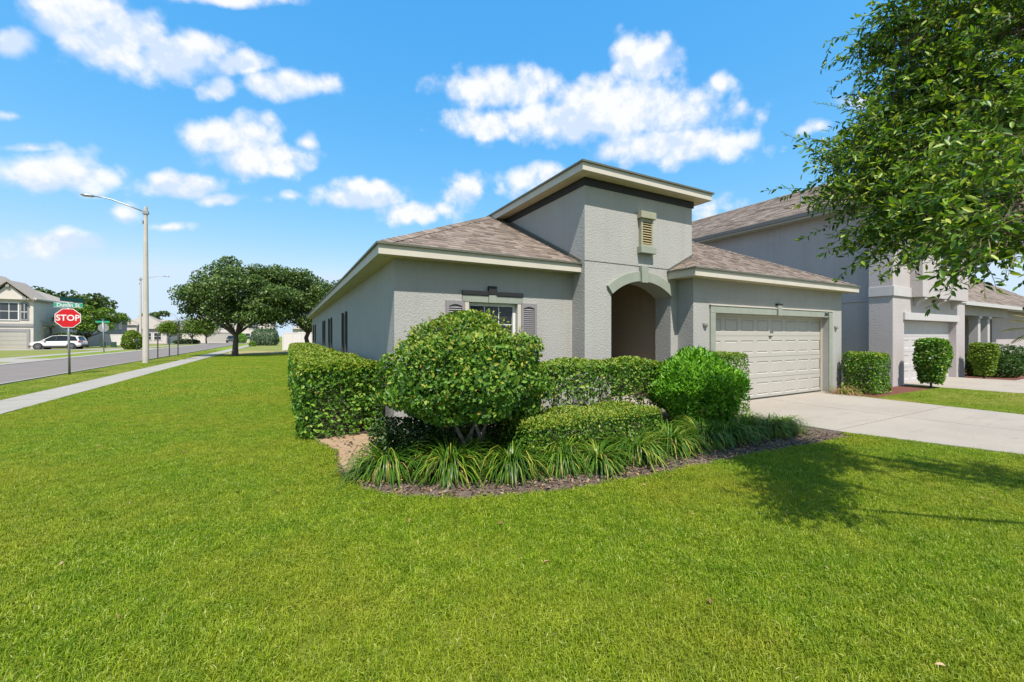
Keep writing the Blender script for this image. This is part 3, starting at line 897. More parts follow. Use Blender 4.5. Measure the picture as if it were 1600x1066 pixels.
# tower with the arched entrance
tw = MB()
XA, XB, ZSP, ZCR = 5.70, 7.42, 2.44, 2.74
XC = (XA + XB) / 2; rise = ZCR - ZSP; hw = (XB - XA) / 2; RAD = (hw*hw + rise*rise) / (2*rise); ZCEN = ZCR - RAD
an = math.asin(hw / RAD); NA = 20
arc = [(XC + RAD * math.sin(-an + 2*an*i/NA), ZCEN + RAD * math.cos(-an + 2*an*i/NA)) for i in range(NA + 1)]
ZG = 3.045
Yt = 6.3
tw.quad((5.03,Yt,0),(XA,Yt,0),(XA,Yt,ZSP),(5.03,Yt,ZSP)); tw.quad((5.03,Yt,ZSP),(XA,Yt,ZSP),(XA,Yt,ZG),(5.03,Yt,ZG))
tw.quad((XB,Yt,0),(8.12,Yt,0),(8.12,Yt,ZSP),(XB,Yt,ZSP)); tw.quad((XB,Yt,ZSP),(8.12,Yt,ZSP),(8.12,Yt,ZG),(XB,Yt,ZG))
for i in range(NA):
    (xa, za), (xb, zb) = arc[i], arc[i+1]
    tw.quad((xa,Yt,za),(xb,Yt,zb),(xb,Yt,ZG),(xa,Yt,ZG))
    tw.quad((xa,Yt,za),(xb,Yt,zb),(xb,Yt+.43,zb),(xa,Yt+.43,za))
for x in (XA, XB):
    tw.quad((x,Yt,0),(x,Yt+.43,0),(x,Yt+.43,ZSP),(x,Yt,ZSP))
tw.quad((5.03,Yt+.016,ZG),(8.12,Yt+.016,ZG),(8.12,Yt+.016,ZG+.022),(5.03,Yt+.016,ZG+.022))
for z in (ZG, ZG + .022): tw.quad((5.03,Yt,z),(8.12,Yt,z),(8.12,Yt+.016,z),(5.03,Yt+.016,z))
wall(tw, 'y', Yt, 5.03, 8.12, ZG + .022, 4.66)
wall(tw, 'x', 5.03, Yt, 10.3, 0, ZG); wall(tw, 'x', 5.03, Yt + .0, 10.3, ZG + .022, 4.66); wall(tw, 'x', 5.03, Yt + .016, 10.3, ZG, ZG + .022)
wall(tw, 'x', 8.12, Yt, 10.3, 0, 4.66); wall(tw, 'y', 10.3, 5.03, 8.12, 0, 4.66)
part('tower', tw, M['stucco'], H)
po = MB()
po.quad((5.05,9.6,0),(7.64,9.6,0),(7.64,9.6,2.9),(5.05,9.6,2.9)); po.quad((5.05,6.73,0),(5.05,9.6,0),(5.05,9.6,2.9),(5.05,6.73,2.9))
po.quad((7.64,6.73,0),(7.64,9.6,0),(7.64,9.6,2.9),(7.64,6.73,2.9)); po.quad((5.05,6.73,2.9),(7.64,6.73,2.9),(7.64,9.6,2.9),(5.05,9.6,2.9))
po.quad((5.05,6.73,0),(XA,6.73,0),(XA,6.73,2.9),(5.05,6.73,2.9)); po.quad((XB,6.73,0),(7.64,6.73,0),(7.64,6.73,2.9),(XB,6.73,2.9))
for i in range(NA):
    (xa, za), (xb, zb) = arc[i], arc[i+1]
    po.quad((xa,6.731,za),(xb,6.731,zb),(xb,6.731,2.9),(xa,6.731,2.9))
part('porch', po, M['stucco_porch'], H)
part('porch_floor', MB().box(5.06, 7.63, 6.0, 9.59, 0, .10), M['conc'], H)
ro = RAD + .205
ring_o = [(XC + ro * math.sin(-an + 2*an*i/NA), ZCEN + ro * math.cos(-an + 2*an*i/NA)) for i in range(NA + 1)]
for side in (0, 1):
    ia, ib = (0, 9) if side == 0 else (11, 20)
    part('arch_trim', MB().prism(arc[ia:ib+1] + ring_o[ia:ib+1][::-1], 'y', Yt - .05, Yt - .001), M['trim_sage'], H, bevel=.006)
xk0, xk1 = arc[9][0] + .004, arc[11][0] - .004
part('keystone', MB().prism([(xk0, ZCR - .03), (xk1, ZCR - .03), (xk1 + .012, ZG + .02), (xk0 - .012, ZG + .02)], 'y', Yt - .085, Yt - .001), M['trim_sage'], H, bevel=.006)
fr = MB().box(5.03 - .03, 8.12 + .03, Yt - .03, Yt - .001, 4.51, 4.652)
fr.box(5.03 - .03, 5.03 - .001, Yt - .0005, 10.2, 4.51, 4.652)
part('frieze', fr, M['black'], H)
# louvred vent on the tower
V0 = part('vent', MB().box(6.455, 6.50, Yt - .075, Yt - .001, 3.47, 4.05).box(6.755, 6.80, Yt - .075, Yt - .001, 3.47, 4.05).box(6.50, 6.755, Yt - .012, Yt - .001, 3.47, 4.05)
          .box(6.50, 6.755, Yt - .072, Yt - .013, 3.99, 4.05).box(6.50, 6.755, Yt - .072, Yt - .013, 3.47, 3.52), M['vent_frame'], H)
part('cap', MB().box(6.41, 6.845, Yt - .125, Yt - .001, 4.052, 4.195), M['vent_frame'], V0, bevel=.006)
part('sill', MB().box(6.41, 6.845, Yt - .125, Yt - .001, 3.325, 3.468), M['trim_sage'], V0, bevel=.006)
for i in range(9):
    z = 3.535 + i * .0515
    part('slat', MB().add([(6.502, Yt - .07, z), (6.753, Yt - .07, z), (6.753, Yt - .022, z + .036), (6.502, Yt - .022, z + .036),
                           (6.502, Yt - .07, z + .008), (6.753, Yt - .07, z + .008), (6.753, Yt - .022, z + .044), (6.502, Yt - .022, z + .044)],
                          [(0,3,2,1),(4,5,6,7),(0,1,5,4),(1,2,6,5),(2,3,7,6),(3,0,4,7)]), M['vent'], V0)
# front window, header and shutters
window_unit(H, 'y', 6.7, 2.78, 3.75, .72, 2.19, 3, 2, .10)
for xa, xb in ((2.66, 3.15), (3.31, 3.86)): part('window_header', MB().box(xa, xb, 6.655, 6.699, 2.192, 2.315), M['trim_sage'], H, bevel=.005)
part('window_keystone', MB().box(3.155, 3.305, 6.64, 6.699, 2.19, 2.335), M['trim_sage'], H, bevel=.005)
part('header_cap', MB().box(2.655, 3.15, 6.64, 6.699, 2.318, 2.395).box(3.31, 3.865, 6.64, 6.699, 2.318, 2.395).box(3.15, 3.31, 6.63, 6.699, 2.338, 2.49), M['black'], H, bevel=.004)
for xa in (2.705, 3.752): part('casing_and_shade_strip', MB().box(xa, xa + .073, 6.66, 6.699, .72, 2.188), M['trim_cream'], H, bevel=.004)
for (xa, xb) in ((2.36, 2.70), (3.83, 4.17)):
    s0, s1 = 6.655, 6.699
    sh = MB().box(xa, xa + .05, s0, s1, .70, 2.21).box(xb - .05, xb, s0, s1, .70, 2.21).box(xa + .05, xb - .05, s0, s1, .70, .78).box(xa + .05, xb - .05, s0, s1, 1.38, 1.44)
    arch_p = [(xa + .05, 2.21), (xa + .05, 2.11)] + [(xa + .05 + (xb - xa - .1) * k / 8, 2.11 + .035 * math.sin(math.pi * k / 8)) for k in range(1, 8)] + [(xb - .05, 2.11), (xb - .05, 2.21)]
    sh.prism(arch_p, 'y', s0, s1)
    S = part('shutter', sh, M['shutter'], H, bevel=.003)
    z = .79
    while z < 2.115:
        if not (1.355 < z < 1.44):
            part('louvre', MB().add([(xa+.052, s0+.008, z), (xb-.052, s0+.008, z), (xb-.052, s1-.006, z+.03), (xa+.052, s1-.006, z+.03),
                                     (xa+.052, s0+.008, z+.006), (xb-.052, s0+.008, z+.006), (xb-.052, s1-.006, z+.036), (xa+.052, s1-.006, z+.036)],
                                    [(0,3,2,1),(4,5,6,7),(0,1,5,4),(1,2,6,5),(2,3,7,6),(3,0,4,7)]), M['shutter'], S)
        z += .038
    part('backing', MB().box(xa + .045, xb - .045, s1 - .0055, s1 - .001, .72, 2.18), M['shutter'], S)
for a, b in WIN:
    window_unit(H, 'x', 1.5, a, b, .5, 2.25, 1, 1, .12, mat='metal_dark')  # dark frames and added casings put the shade of the jambs into colour
    for ya in (a - .11, b + .005): part('casing_and_shade_strip', MB().box(1.44, 1.499, ya, ya + .105, .45, 2.3), M['metal_dark'], H)
# garage door: four sections of eight pressed panels
GD0, GD1, GY = 8.30, 13.38, 6.09
holes = []
sec = .527
pw = (GD1 - GD0) / 8
for j in range(4):
    for i in range(8):
        holes.append((GD0 + i*pw + .075, GD0 + (i+1)*pw - .075, .02 + j*sec + .10, .02 + (j+1)*sec - .115))
dm = MB()
for j in range(4):
    za, zb = .02 + j*sec + .004, .02 + (j+1)*sec - .004
    wall(dm, 'y', GY, GD0, GD1, za, zb, [h for h in holes if za < h[2] < zb], 0.0005)
    dm.quad((GD0, GY, zb), (GD1, GY, zb), (GD1, GY+.02, zb), (GD0, GY+.02, zb)); dm.quad((GD0, GY, za), (GD1, GY, za), (GD1, GY+.02, za), (GD0, GY+.02, za))
dm.quad((GD0, GY+.02, .0), (GD1, GY+.02, .0), (GD1, GY+.02, 2.14), (GD0, GY+.02, 2.14))
door = part('garage_door', dm, M['door_white'], H)
for (a, b, e, f) in holes:
    i_, o_ = .022, .045
    p = MB()
    def rect(k, y): return [(a + k, y, e + k), (b - k, y, e + k), (b - k, y, f - k), (a + k, y, f - k)]
    rr = [rect(0, GY), rect(i_, GY + .016), rect(o_, GY + .003)]
    vs_ = sum(rr, [])
    p.add(vs_, [(q, (q+1) % 4, 4 + (q+1) % 4, 4 + q) for q in range(4)] + [(4+q, 4 + (q+1) % 4, 8 + (q+1) % 4, 8 + q) for q in range(4)] + [(8, 9, 10, 11)])
    part('panel', p, M['door_white'], door)
part('handle', MB().box(10.78, 10.90, GY - .03, GY - .001, 1.575, 1.60), M['metal_dark'], door)
part('weather_strip', MB().box(8.37, 13.31, GY - .02, GY - .001, .036, .06), M['metal_dark'], door)
part('door_stop', MB().box(8.362, 8.40, GY - .05, GY - .002, .036, 2.109).box(13.28, 13.318, GY - .05, GY - .002, .036, 2.109).box(8.402, 13.278, GY - .05, GY - .002, 2.07, 2.108), M['trim_cream'], H)
gt = MB().box(8.19, 8.358, 5.865, 5.899, .03, 2.112).box(13.322, 13.50, 5.865, 5.899, .03, 2.112).box(8.19, 10.74, 5.865, 5.899, 2.114, 2.275).box(10.94, 13.50, 5.865, 5.899, 2.114, 2.275)
part('garage_trim', gt, M['trim_sage'], H, bevel=.005)
part('garage_keystone', MB().prism([(10.76, 2.105), (10.92, 2.105), (10.935, 2.36), (10.745, 2.36)], 'y', 5.835, 5.899), M['trim_sage'], H, bevel=.005)
part('keystone_cap', MB().box(10.735, 10.945, 5.83, 5.899, 2.363, 2.405), M['black'], H)
part('trim_cap', MB().box(8.17, 10.74, 5.85, 5.899, 2.277, 2.30).box(10.94, 13.52, 5.85, 5.899, 2.277, 2.30), M['trim_cream'], H)
nm = text_mesh('house_number', '3042', .125, .004)
no = link('house_number', nm, M['black'], H)
no.location = Vector((13.17, 5.861, 2.19)) - H.location; no.rotation_euler = (R(90), 0, 0)
for x in (8.02, 13.72):
    L = MB()
    ring = []
    for j in range(7):
        th = R(90) * j / 6
        for k in range(9):
            ph = math.pi * k / 8
            ring.append((x - .075 * math.cos(th) * math.cos(ph), 5.897 - .075 * math.cos(th) * math.sin(ph), 1.88 - .11 * math.sin(th)))
    L.add(ring, [(j*9+k, j*9+k+1, (j+1)*9+k+1, (j+1)*9+k) for j in range(6) for k in range(8)])
    L.add([(x - .06 * math.cos(math.pi*k/8), 5.897 - .06 * math.sin(math.pi*k/8), 1.875) for k in range(9)], [tuple(range(9))])
    part('wall_light', L, M['stucco'], H, smooth=True)
# fascia, drip edge and soffits
EX0, EX1, EY0, EY1 = 1.2, 14.39, 6.4, 32.3
GX0, GY0 = 7.33, 5.6
fa = MB().box(EX0, 5.028, EY0, EY0 + .03, ZS, ZF).box(EX0, EX0 + .03, EY0 + .031, EY1, ZS, ZF)
fa.box(GX0, EX1, GY0, GY0 + .03, ZS, ZF).box(GX0, GX0 + .03, GY0 + .031, Yt - .001, ZS, ZF).box(EX1 - .03, EX1, GY0 + .031, EY1, ZS, ZF).box(EX0 + .031, EX1 - .031, EY1 - .03, EY1, ZS, ZF)
part('fascia', fa, M['trim_cream'], H, bevel=.004)
de = MB().box(EX0 - .035, 5.027, EY0 - .035, EY0 - .001, ZF - .02, ZF + .012).box(EX0 - .035, EX0 - .001, EY0, EY1, ZF - .02, ZF + .012)
de.box(GX0 - .035, EX1 + .035, GY0 - .035, GY0 - .001, ZF - .02, ZF + .012).box(GX0 - .035, GX0 - .001, GY0, Yt - .001, ZF - .02, ZF + .012).box(EX1 + .001, EX1 + .035, GY0, EY1, ZF - .02, ZF + .012)
part('drip_edge', de, M['drip'], H)
so = MB()
soffit_run(so, 'x', EX0 + .031, 5.028, EY0 + .031, 6.699, ZS + .008); soffit_run(so, 'y', 6.701, EY1 - .04, EX0 + .031, 1.499, ZS + .008)
soffit_run(so, 'x', GX0 + .031, EX1 - .031, GY0 + .031, 5.899, ZS + .008); soffit_run(so, 'y', 5.901, Yt - .001, GX0 + .031, 7.649, ZS + .008); soffit_run(so, 'y', 5.901, EY1 - .04, 14.081, EX1 - .031, ZS + .008)
part('soffit', so, M['soffit'], H, 'stuff')
TX0, TX1, TY0, TY1, TZ0, TZ1 = 4.75, 8.42, 6.0, 10.3, 4.652, 4.815
tf = MB().box(TX0, TX1, TY0, TY0 + .03, TZ0, TZ1).box(TX0, TX0 + .03, TY0 + .031, TY1, TZ0, TZ1).box(TX1 - .03, TX1, TY0 + .031, TY1, TZ0, TZ1).box(TX0 + .031, TX1 - .031, TY1 - .03, TY1, TZ0, TZ1)
part('tower_fascia', tf, M['trim_cream'], H, bevel=.004)
te = MB().box(TX0 - .035, TX1 + .035, TY0 - .035, TY0 - .001, TZ1 - .02, TZ1 + .014).box(TX0 - .035, TX0 - .001, TY0, TY1, TZ1 - .02, TZ1 + .014).box(TX1 + .001, TX1 + .035, TY0, TY1, TZ1 - .02, TZ1 + .014)
part('tower_drip_edge', te, M['drip'], H)
ts = MB()
soffit_run(ts, 'x', TX0 + .031, TX1 - .031, TY0 + .031, Yt - .031, TZ0 + .006); soffit_run(ts, 'y', Yt - .03, TY1 - .04, TX0 + .031, 4.999, TZ0 + .006); soffit_run(ts, 'y', Yt - .03, TY1 - .04, 8.151, TX1 - .031, TZ0 + .006)
part('tower_soffit', ts, M['soffit'], H, 'stuff')
def rz(x, y, d): return (x, y, ZF + .5 * d)
ap = 6.595
RX = EX0 + ap
roof = MB()
AF = [(EX0, EY0), (GX0, EY0), (10.86, 9.93), (RX, EY0 + ap)]
BL = [(GX0, GY0), (10.86, 9.13), (10.86, 9.93), (GX0, EY0)]
BF = [(GX0, GY0), (EX1, GY0), (10.86, 9.13)]
roof.quad(*[rz(x, y, y - EY0) for x, y in AF]); roof.quad(*[rz(x, y, x - GX0) for x, y in BL]); roof.quad(*[rz(x, y, y - GY0) for x, y in BF])
roof.quad(*[rz(x, y, EX1 - x) for x, y in [(EX1, GY0), (EX1, EY1), (RX, EY1 - ap), (RX, EY0 + ap), (10.86, 9.93), (10.86, 9.13)]])
roof.quad(*[rz(x, y, x - EX0) for x, y in [(EX0, EY0), (RX, EY0 + ap), (RX, EY1 - ap), (EX0, EY1)]])
roof.quad(*[rz(x, y, EY1 - y) for x, y in [(EX0, EY1), (RX, EY1 - ap), (EX1, EY1)]])
RO = part('roof', roof, M['underlay'], H)
sg = MB()
shingles(sg, AF, (0, 1), ZF, EY0, .5); shingles(sg, BL, (1, 0), ZF, GX0, .5); shingles(sg, BF, (0, 1), ZF, GY0, .5)
shingles(sg, [(EX0, EY0), (RX, EY0 + ap), (RX, EY0 + 14), (EX0, EY0 + 14)], (1, 0), ZF, EX0, .5, .29, .5, 1.0)
part('shingles', sg, M['shingle'], RO, 'stuff')
hc = MB()
hip_caps(hc, rz(EX0, EY0, 0), rz(RX, EY0 + ap, ap)); hip_caps(hc, rz(GX0, GY0, 0), rz(10.86, 9.13, 3.53)); hip_caps(hc, rz(EX1, GY0, 0), rz(10.86, 9.13, 3.53))
part('hip_caps', hc, M['shingle'], RO, 'stuff')
# dark step flashing where the roof meets the tower
fl = MB()
fl.prism([(EY0, ZF + .0), (EY0 + 3.7, ZF + 1.85), (EY0 + 3.7, ZF + 1.93), (EY0, ZF + .08)], 'x', 5.03 - .02, 5.03 - .001)
part('flashing', fl, M['drip'], RO)
fl = MB()
fl.add([(GX0 + .0, Yt - .02, ZF + .012), (8.12, Yt - .02, ZF + .012 + .395), (8.12, Yt - .02, ZF + .45), (GX0, Yt - .02, ZF + .055),
        (GX0 + .0, Yt - .001, ZF + .012), (8.12, Yt - .001, ZF + .012 + .395), (8.12, Yt - .001, ZF + .45), (GX0, Yt - .001, ZF + .055)],
       [(0,1,2,3),(4,7,6,5),(0,4,5,1),(1,5,6,2),(2,6,7,3),(3,7,4,0)])
part('flashing', fl, M['drip'], RO)
# tower roof
tr_ = MB()
tz = TZ1; tm = (TX1 - TX0) / 2; TXM = (TX0 + TX1) / 2
A0, A1, A2, A3 = (TX0, TY0, tz), (TX1, TY0, tz), (TX1, TY1, tz), (TX0, TY1, tz)
E0, E1 = (TXM, TY0 + tm, tz + .4*tm), (TXM, TY1 - tm, tz + .4*tm)
tr_.quad(A0, A1, E0); tr_.quad(A1, A2, E1, E0); tr_.quad(A2, A3, E1); tr_.quad(A3, A0, E0, E1)
TR = part('tower_roof', tr_, M['underlay'], H)
s2 = MB()
shingles(s2, [A0, A1, E0], (0, 1), tz, TY0, .4); shingles(s2, [A3, A0, E0, E1], (1, 0), tz, TX0, .4)
hip_caps(s2, A0, E0, drop=.28); hip_caps(s2, A1, E0, drop=.28)
part('shingles', s2, M['shingle'], TR, 'stuff')

# ------------------------------------------------------------------ two-storey house next door
NB = thing('house', 'lilac-grey two-storey house beyond the wide garage with brackets under its upper floor', 'house', (19.8, 5.6, 0))
nw = MB()
wall(nw, 'x', 16.9, 6.2, 27, 0, 5.95); wall(nw, 'y', 6.2, 16.61, 16.9, 0, 5.95)
wall(nw, 'x', 16.6, 5.6, 6.2, 0, 5.95)
wall(nw, 'y', 5.6, 16.6, 23.0, 0, 5.95, [(17.44, 22.1, 0, 2.12)], .22)
wall(nw, 'x', 23.0, 5.6, 27, 0, 5.95); wall(nw, 'y', 27, 16.9, 23.0, 0, 5.95)
part('wall', nw, M['stucco_lilac'], NB)
part('upper_bay', MB().box(17.9, 22.1, 5.29, 5.599, 2.87, 5.95), M['stucco_lilac'], NB)
part('storey_band', MB().box(16.56, 17.895, 5.555, 5.599, 2.86, 3.16), M['trim_lilac'], NB, bevel=.006)
part('storey_band', MB().box(22.105, 23.0, 5.555, 5.599, 2.86, 3.16), M['trim_lilac'], NB, bevel=.006)
part('storey_band', MB().box(16.56, 16.599, 5.6, 6.2, 2.86, 3.16), M['trim_lilac'], NB, bevel=.006)
part('side_band', MB().box(16.875, 16.899, 6.25, 27, 2.74, 2.82), M['stucco_lilac'], NB)
for x in (18.25, 19.95, 21.65):
    pr = [(5.599, 2.866), (5.31, 2.866), (5.31, 2.80), (5.36, 2.77), (5.44, 2.75), (5.50, 2.68), (5.52, 2.60), (5.599, 2.58)]
    part('bracket', MB().prism(pr, 'x', x - .09, x + .09), M['trim_lilac'], NB, bevel=.006)
part('garage_lintel', MB().box(17.36, 22.2, 5.54, 5.599, 2.122, 2.36), M['trim_lilac'], NB, bevel=.006)
nh = []
for j in range(4):
    for i in range(8):
        nh.append((17.42 + i*.588 + .08, 17.42 + (i+1)*.588 - .08, .03 + j*.52 + .11, .03 + (j+1)*.52 - .12))
nm_ = MB()
for j in range(4):
    wall(nm_, 'y', 5.81, 17.42, 22.12, .03 + j*.52 + .004, .03 + (j+1)*.52 - .004, [h for h in nh if j*.52 < h[2] - .03 < (j+1)*.52], .002)
nm_.quad((17.42, 5.83, 0), (22.12, 5.83, 0), (22.12, 5.83, 2.13), (17.42, 5.83, 2.13))
nd_ = part('garage_door', nm_, M['trim_lilac'], NB)
for (a, b, e, f) in nh:
    part('panel', MB().add([(a, 5.81, e), (b, 5.81, e), (b, 5.81, f), (a, 5.81, f), (a+.03, 5.822, e+.03), (b-.03, 5.822, e+.03), (b-.03, 5.822, f-.03), (a+.03, 5.822, f-.03)],
                           [(0,1,5,4),(1,2,6,5),(2,3,7,6),(3,0,4,7),(4,5,6,7)]), M['trim_lilac'], nd_)
part('downspout', MB().box(16.80, 16.895, 6.205, 6.30, .1, 5.7), M['trim_lilac'], NB, bevel=.01)
nf = MB().box(16.45, 23.4, 4.99, 5.02, 5.86, 6.04).box(16.45, 16.48, 5.021, 27.4, 5.86, 6.04).box(23.37, 23.4, 5.021, 27.4, 5.86, 6.04)
part('fascia', nf, M['trim_lilac'], NB, bevel=.004)
nso = MB(); soffit_run(nso, 'x', 16.48, 23.37, 5.021, 5.6, 5.87, .15); soffit_run(nso, 'y', 5.6, 27.3, 16.48, 16.9, 5.87, .15)
part('soffit', nso, M['trim_lilac'], NB, 'stuff')
part('gutter', MB().prism([(16.33, 6.05), (16.449, 6.05), (16.449, 5.93), (16.37, 5.93)], 'y', 5.0, 27.4), M['stucco_dark'], NB)
nx0, nx1, ny0, ny1, nz0 = 16.45, 23.4, 4.99, 27.4, 6.05
nap = 3.475; nxm = (nx0 + nx1) / 2
P4 = .56
nr = MB()
q0, q1, q2, q3 = (nx0, ny0, nz0), (nx1, ny0, nz0), (nx1, ny1, nz0), (nx0, ny1, nz0)
r0, r1 = (nxm, ny0 + nap, nz0 + P4*nap), (nxm, ny1 - nap, nz0 + P4*nap)
nr.quad(q0, q1, r0); nr.quad(q1, q2, r1, r0); nr.quad(q2, q3, r1); nr.quad(q3, q0, r0, r1)
NR = part('roof', nr, M['underlay'], NB)
ns = MB()
shingles(ns, [q3, q0, r0, r1], (1, 0), nz0, nx0, P4, .15, .2, .45); shingles(ns, [q0, q1, r0], (0, 1), nz0, ny0, P4, .15, .2, .45)
hip_caps(ns, q0, r0, drop=.4); hip_caps(ns, r0, r1, drop=.56); hip_caps(ns, q1, r0, drop=.4)
part('shingles', ns, M['shingle'], NR, 'stuff')
part('vent_pipe', MB().tube([(18.2, 9.0, 6.9), (18.2, 9.0, 7.3)], .04, 8), M['metal'], NR)
part('window_trim', MB().box(19.0, 19.1, 5.26, 5.289, 3.75, 5.2).box(20.9, 21.0, 5.26, 5.289, 3.75, 5.2).box(19.1, 20.9, 5.26, 5.289, 3.75, 3.85).box(19.1, 20.9, 5.26, 5.289, 5.1, 5.2), M['trim_lilac'], NB)
window_unit(NB, 'y', 5.29, 19.1, 20.9, 3.85, 5.1, 4, 2, -.02)

# ------------------------------------------------------------------ house with columned porch beyond it
TB = thing('house', 'low grey house with a columned porch and brown roof at the frame edge', 'house', (29, 6, 0))
tb = MB(); wall(tb, 'y', 8.2, 24.0, 31.0, 0, 2.9); wall(tb, 'y', 6.6, 31.0, 40, 0, 2.9); wall(tb, 'x', 31.0, 6.6, 8.2, 0, 2.9); wall(tb, 'x', 24.0, 6.4, 20, 0, 2.9)
wall(tb, 'y', 20, 24, 40, 0, 2.9); wall(tb, 'x', 40, 6.6, 20, 0, 2.9)
part('wall', tb, M['stucco_lilac'], TB)
part('beam', MB().box(24.0, 31.0, 6.1, 6.4, 2.48, 2.9), M['stucco_lilac'], TB)
for x in (24.15, 26.9, 28.2):
    c_ = part('column', MB().box(x - .15, x + .15, 6.1, 6.4, .1, 2.36), M['trim_lilac'], TB, bevel=.01)
    part('capital', MB().box(x - .2, x + .2, 6.05, 6.45, 2.362, 2.478), M['trim_lilac'], c_, bevel=.01)
part('fascia', MB().box(23.6, 31.4, 5.7, 5.73, 2.84, 3.0).box(23.6, 23.63, 5.731, 20.3, 2.84, 3.0).box(31.4, 40.4, 6.2, 6.23, 2.84, 3.0), M['trim_lilac'], TB)
part('porch_ceiling', MB().box(23.64, 31.4, 5.74, 8.2, 2.905, 2.93), M['trim_lilac'], TB)
rb = MB()
b0, b1, b2, b3 = (23.6, 5.7, 3.0), (40.4, 5.7, 3.0), (40.4, 20.3, 3.0), (23.6, 20.3, 3.0)
RP = .72
e0, e1 = (30.9, 13.0, 3.0 + RP*7.3), (33.1, 13.0, 3.0 + RP*7.3)
rb.quad(b0, b1, e1, e0); rb.quad(b1, b2, e1); rb.quad(b2, b3, e0, e1); rb.quad(b3, b0, e0)
RB = part('roof', rb, M['underlay'], TB)
sb_ = MB(); shingles(sb_, [b0, b1, e1, e0], (0, 1), 3.0, 5.7, RP, .15, .25, .5); shingles(sb_, [b3, b0, e0], (1, 0), 3.0, 23.6, RP, .15, .25, .5)
part('shingles', sb_, M['shingle'], RB, 'stuff')

# ------------------------------------------------------------------ houses far down the street
def far_house(name, label, x0, x1, y0, y1, h, pitch, wmat, garage=None, windows=(), front='y', over=.4, arch=None):
    t = thing(name, label, 'house', ((x0 + x1) / 2, y0, 0))
    m = MB(); wall(m, 'y', y0, x0, x1, 0, h); wall(m, 'x', x0, y0, y1, 0, h); wall(m, 'x', x1, y0, y1, 0, h); wall(m, 'y', y1, x0, x1, 0, h)
    part('wall', m, M[wmat], t)
    a, b, c, d = (x0 - over, y0 - over, h), (x1 + over, y0 - over, h), (x1 + over, y1 + over, h), (x0 - over, y1 + over, h)
    w, l = x1 - x0 + 2*over, y1 - y0 + 2*over
    if w <= l:
        e, f = ((x0+x1)/2, y0 - over + w/2, h + pitch*w/2), ((x0+x1)/2, y1 + over - w/2, h + pitch*w/2)
        fs = [(a, b, e), (b, c, f, e), (c, d, f), (d, a, e, f)]
    else:
        e, f = (x0 - over + l/2, (y0+y1)/2, h + pitch*l/2), (x1 + over - l/2, (y0+y1)/2, h + pitch*l/2)
        fs = [(a, b, f, e), (b, c, f), (c, d, e, f), (d, a, e)]
    r = MB()
    for q in fs: r.quad(*q)
    r.quad(a, b, c, d)
    part('roof', r, M['shingle_far'], t)
    part('fascia', MB().box(x0 - over, x1 + over, y0 - over - .03, y0 - over - .001, h - .16, h + .02).box(x1 + over + .001, x1 + over + .03, y0 - over, y1 + over, h - .16, h + .02), M['stucco_white'], t)
    if garage:
        g0, g1 = garage
        gd = part('garage_door', MB().box(g0, g1, y0 - .06, y0 - .002, 0, 2.1), M['door_white'], t)
        for k in range(1, 4): part('section_line', MB().box(g0, g1, y0 - .07, y0 - .061, 2.1*k/4 - .012, 2.1*k/4 + .012), M['stucco_dark'], gd)
        part('garage_trim', MB().box(g0 - .25, g1 + .25, y0 - .1, y0 - .003, 2.102, 2.45).box(g0 - .25, g0 - .002, y0 - .1, y0 - .003, 0, 2.1).box(g1 + .002, g1 + .25, y0 - .1, y0 - .003, 0, 2.1), M['stucco_dark'], t)
    for (u0, u1, z0, z1) in windows:
        fr_ = part('window', MB().box(u0 - .12, u1 + .12, y0 - .08, y0 - .002, z0 - .12, z0).box(u0 - .12, u1 + .12, y0 - .08, y0 - .002, z1, z1 + .12).box(u0 - .12, u0, y0 - .08, y0 - .002, z0, z1).box(u1, u1 + .12, y0 - .08, y0 - .002, z0, z1), M['window_white'], t)
        um, zm = (u0 + u1) / 2, (z0 + z1) / 2
        for (p, q) in ((u0, um - .03), (um + .03, u1)):
            for (s, e_) in ((z0, zm - .03), (zm + .03, z1)):
                part('pane', MB().box(p, q, y0 - .04, y0 - .003, s, e_), M['glass_far'], fr_)
        part('bars', MB().box(um - .03, um + .03, y0 - .06, y0 - .003, z0, z1).box(u0, um - .03, y0 - .06, y0 - .003, zm - .03, zm + .03).box(um + .03, u1, y0 - .06, y0 - .003, zm - .03, zm + .03), M['window_white'], fr_)
    return t
# cream two-storey house across the road: gabled front with garage
LH = far_house('house', 'cream two-storey house across the road with gable, paired windows and garage', -40, -27.6, 73, 85, 6.2, .5, 'stucco_white', (-31.0, -28.15), [(-30.4, -28.9, 3.6, 5.6)])
part('gable', MB().prism([(-31.2, 6.0), (-27.9, 6.0), (-29.6, 7.9)], 'y', 72.7, 76), M['stucco_white'], LH)
part('gable_roof', MB().prism([(-31.9, 5.9), (-31.9, 6.1), (-29.6, 8.35), (-27.3, 6.1), (-27.3, 5.9), (-29.6, 8.12)], 'y', 72.3, 76.5), M['shingle_far'], LH)
part('second_gable_roof', MB().prism([(-35.2, 6.6), (-35.2, 6.8), (-32.4, 9.3), (-29.4, 6.8), (-29.4, 6.6), (-32.4, 9.06)], 'y', 73.5, 79), M['shingle_far'], LH)
part('storey_band', MB().box(-31.4, -27.55, 72.9, 72.998, 2.75, 3.1), M['stucco_dark'], LH)
for x in (-31.0, -29.6, -28.2): part('gable_bracket', MB().box(x - .15, x + .15, 72.45, 72.69, 6.0 if x != -29.6 else 7.5, 6.35 if x != -29.6 else 7.85), M['stucco_dark'], LH)
wf = part('arched_window', MB().prism([(-28.72, 3.55), (-27.98, 3.55), (-27.98, 5.5), (-28.1, 5.75), (-28.35, 5.86), (-28.6, 5.75), (-28.72, 5.5)], 'y', 72.93, 72.998), M['stucco_dark'], LH)
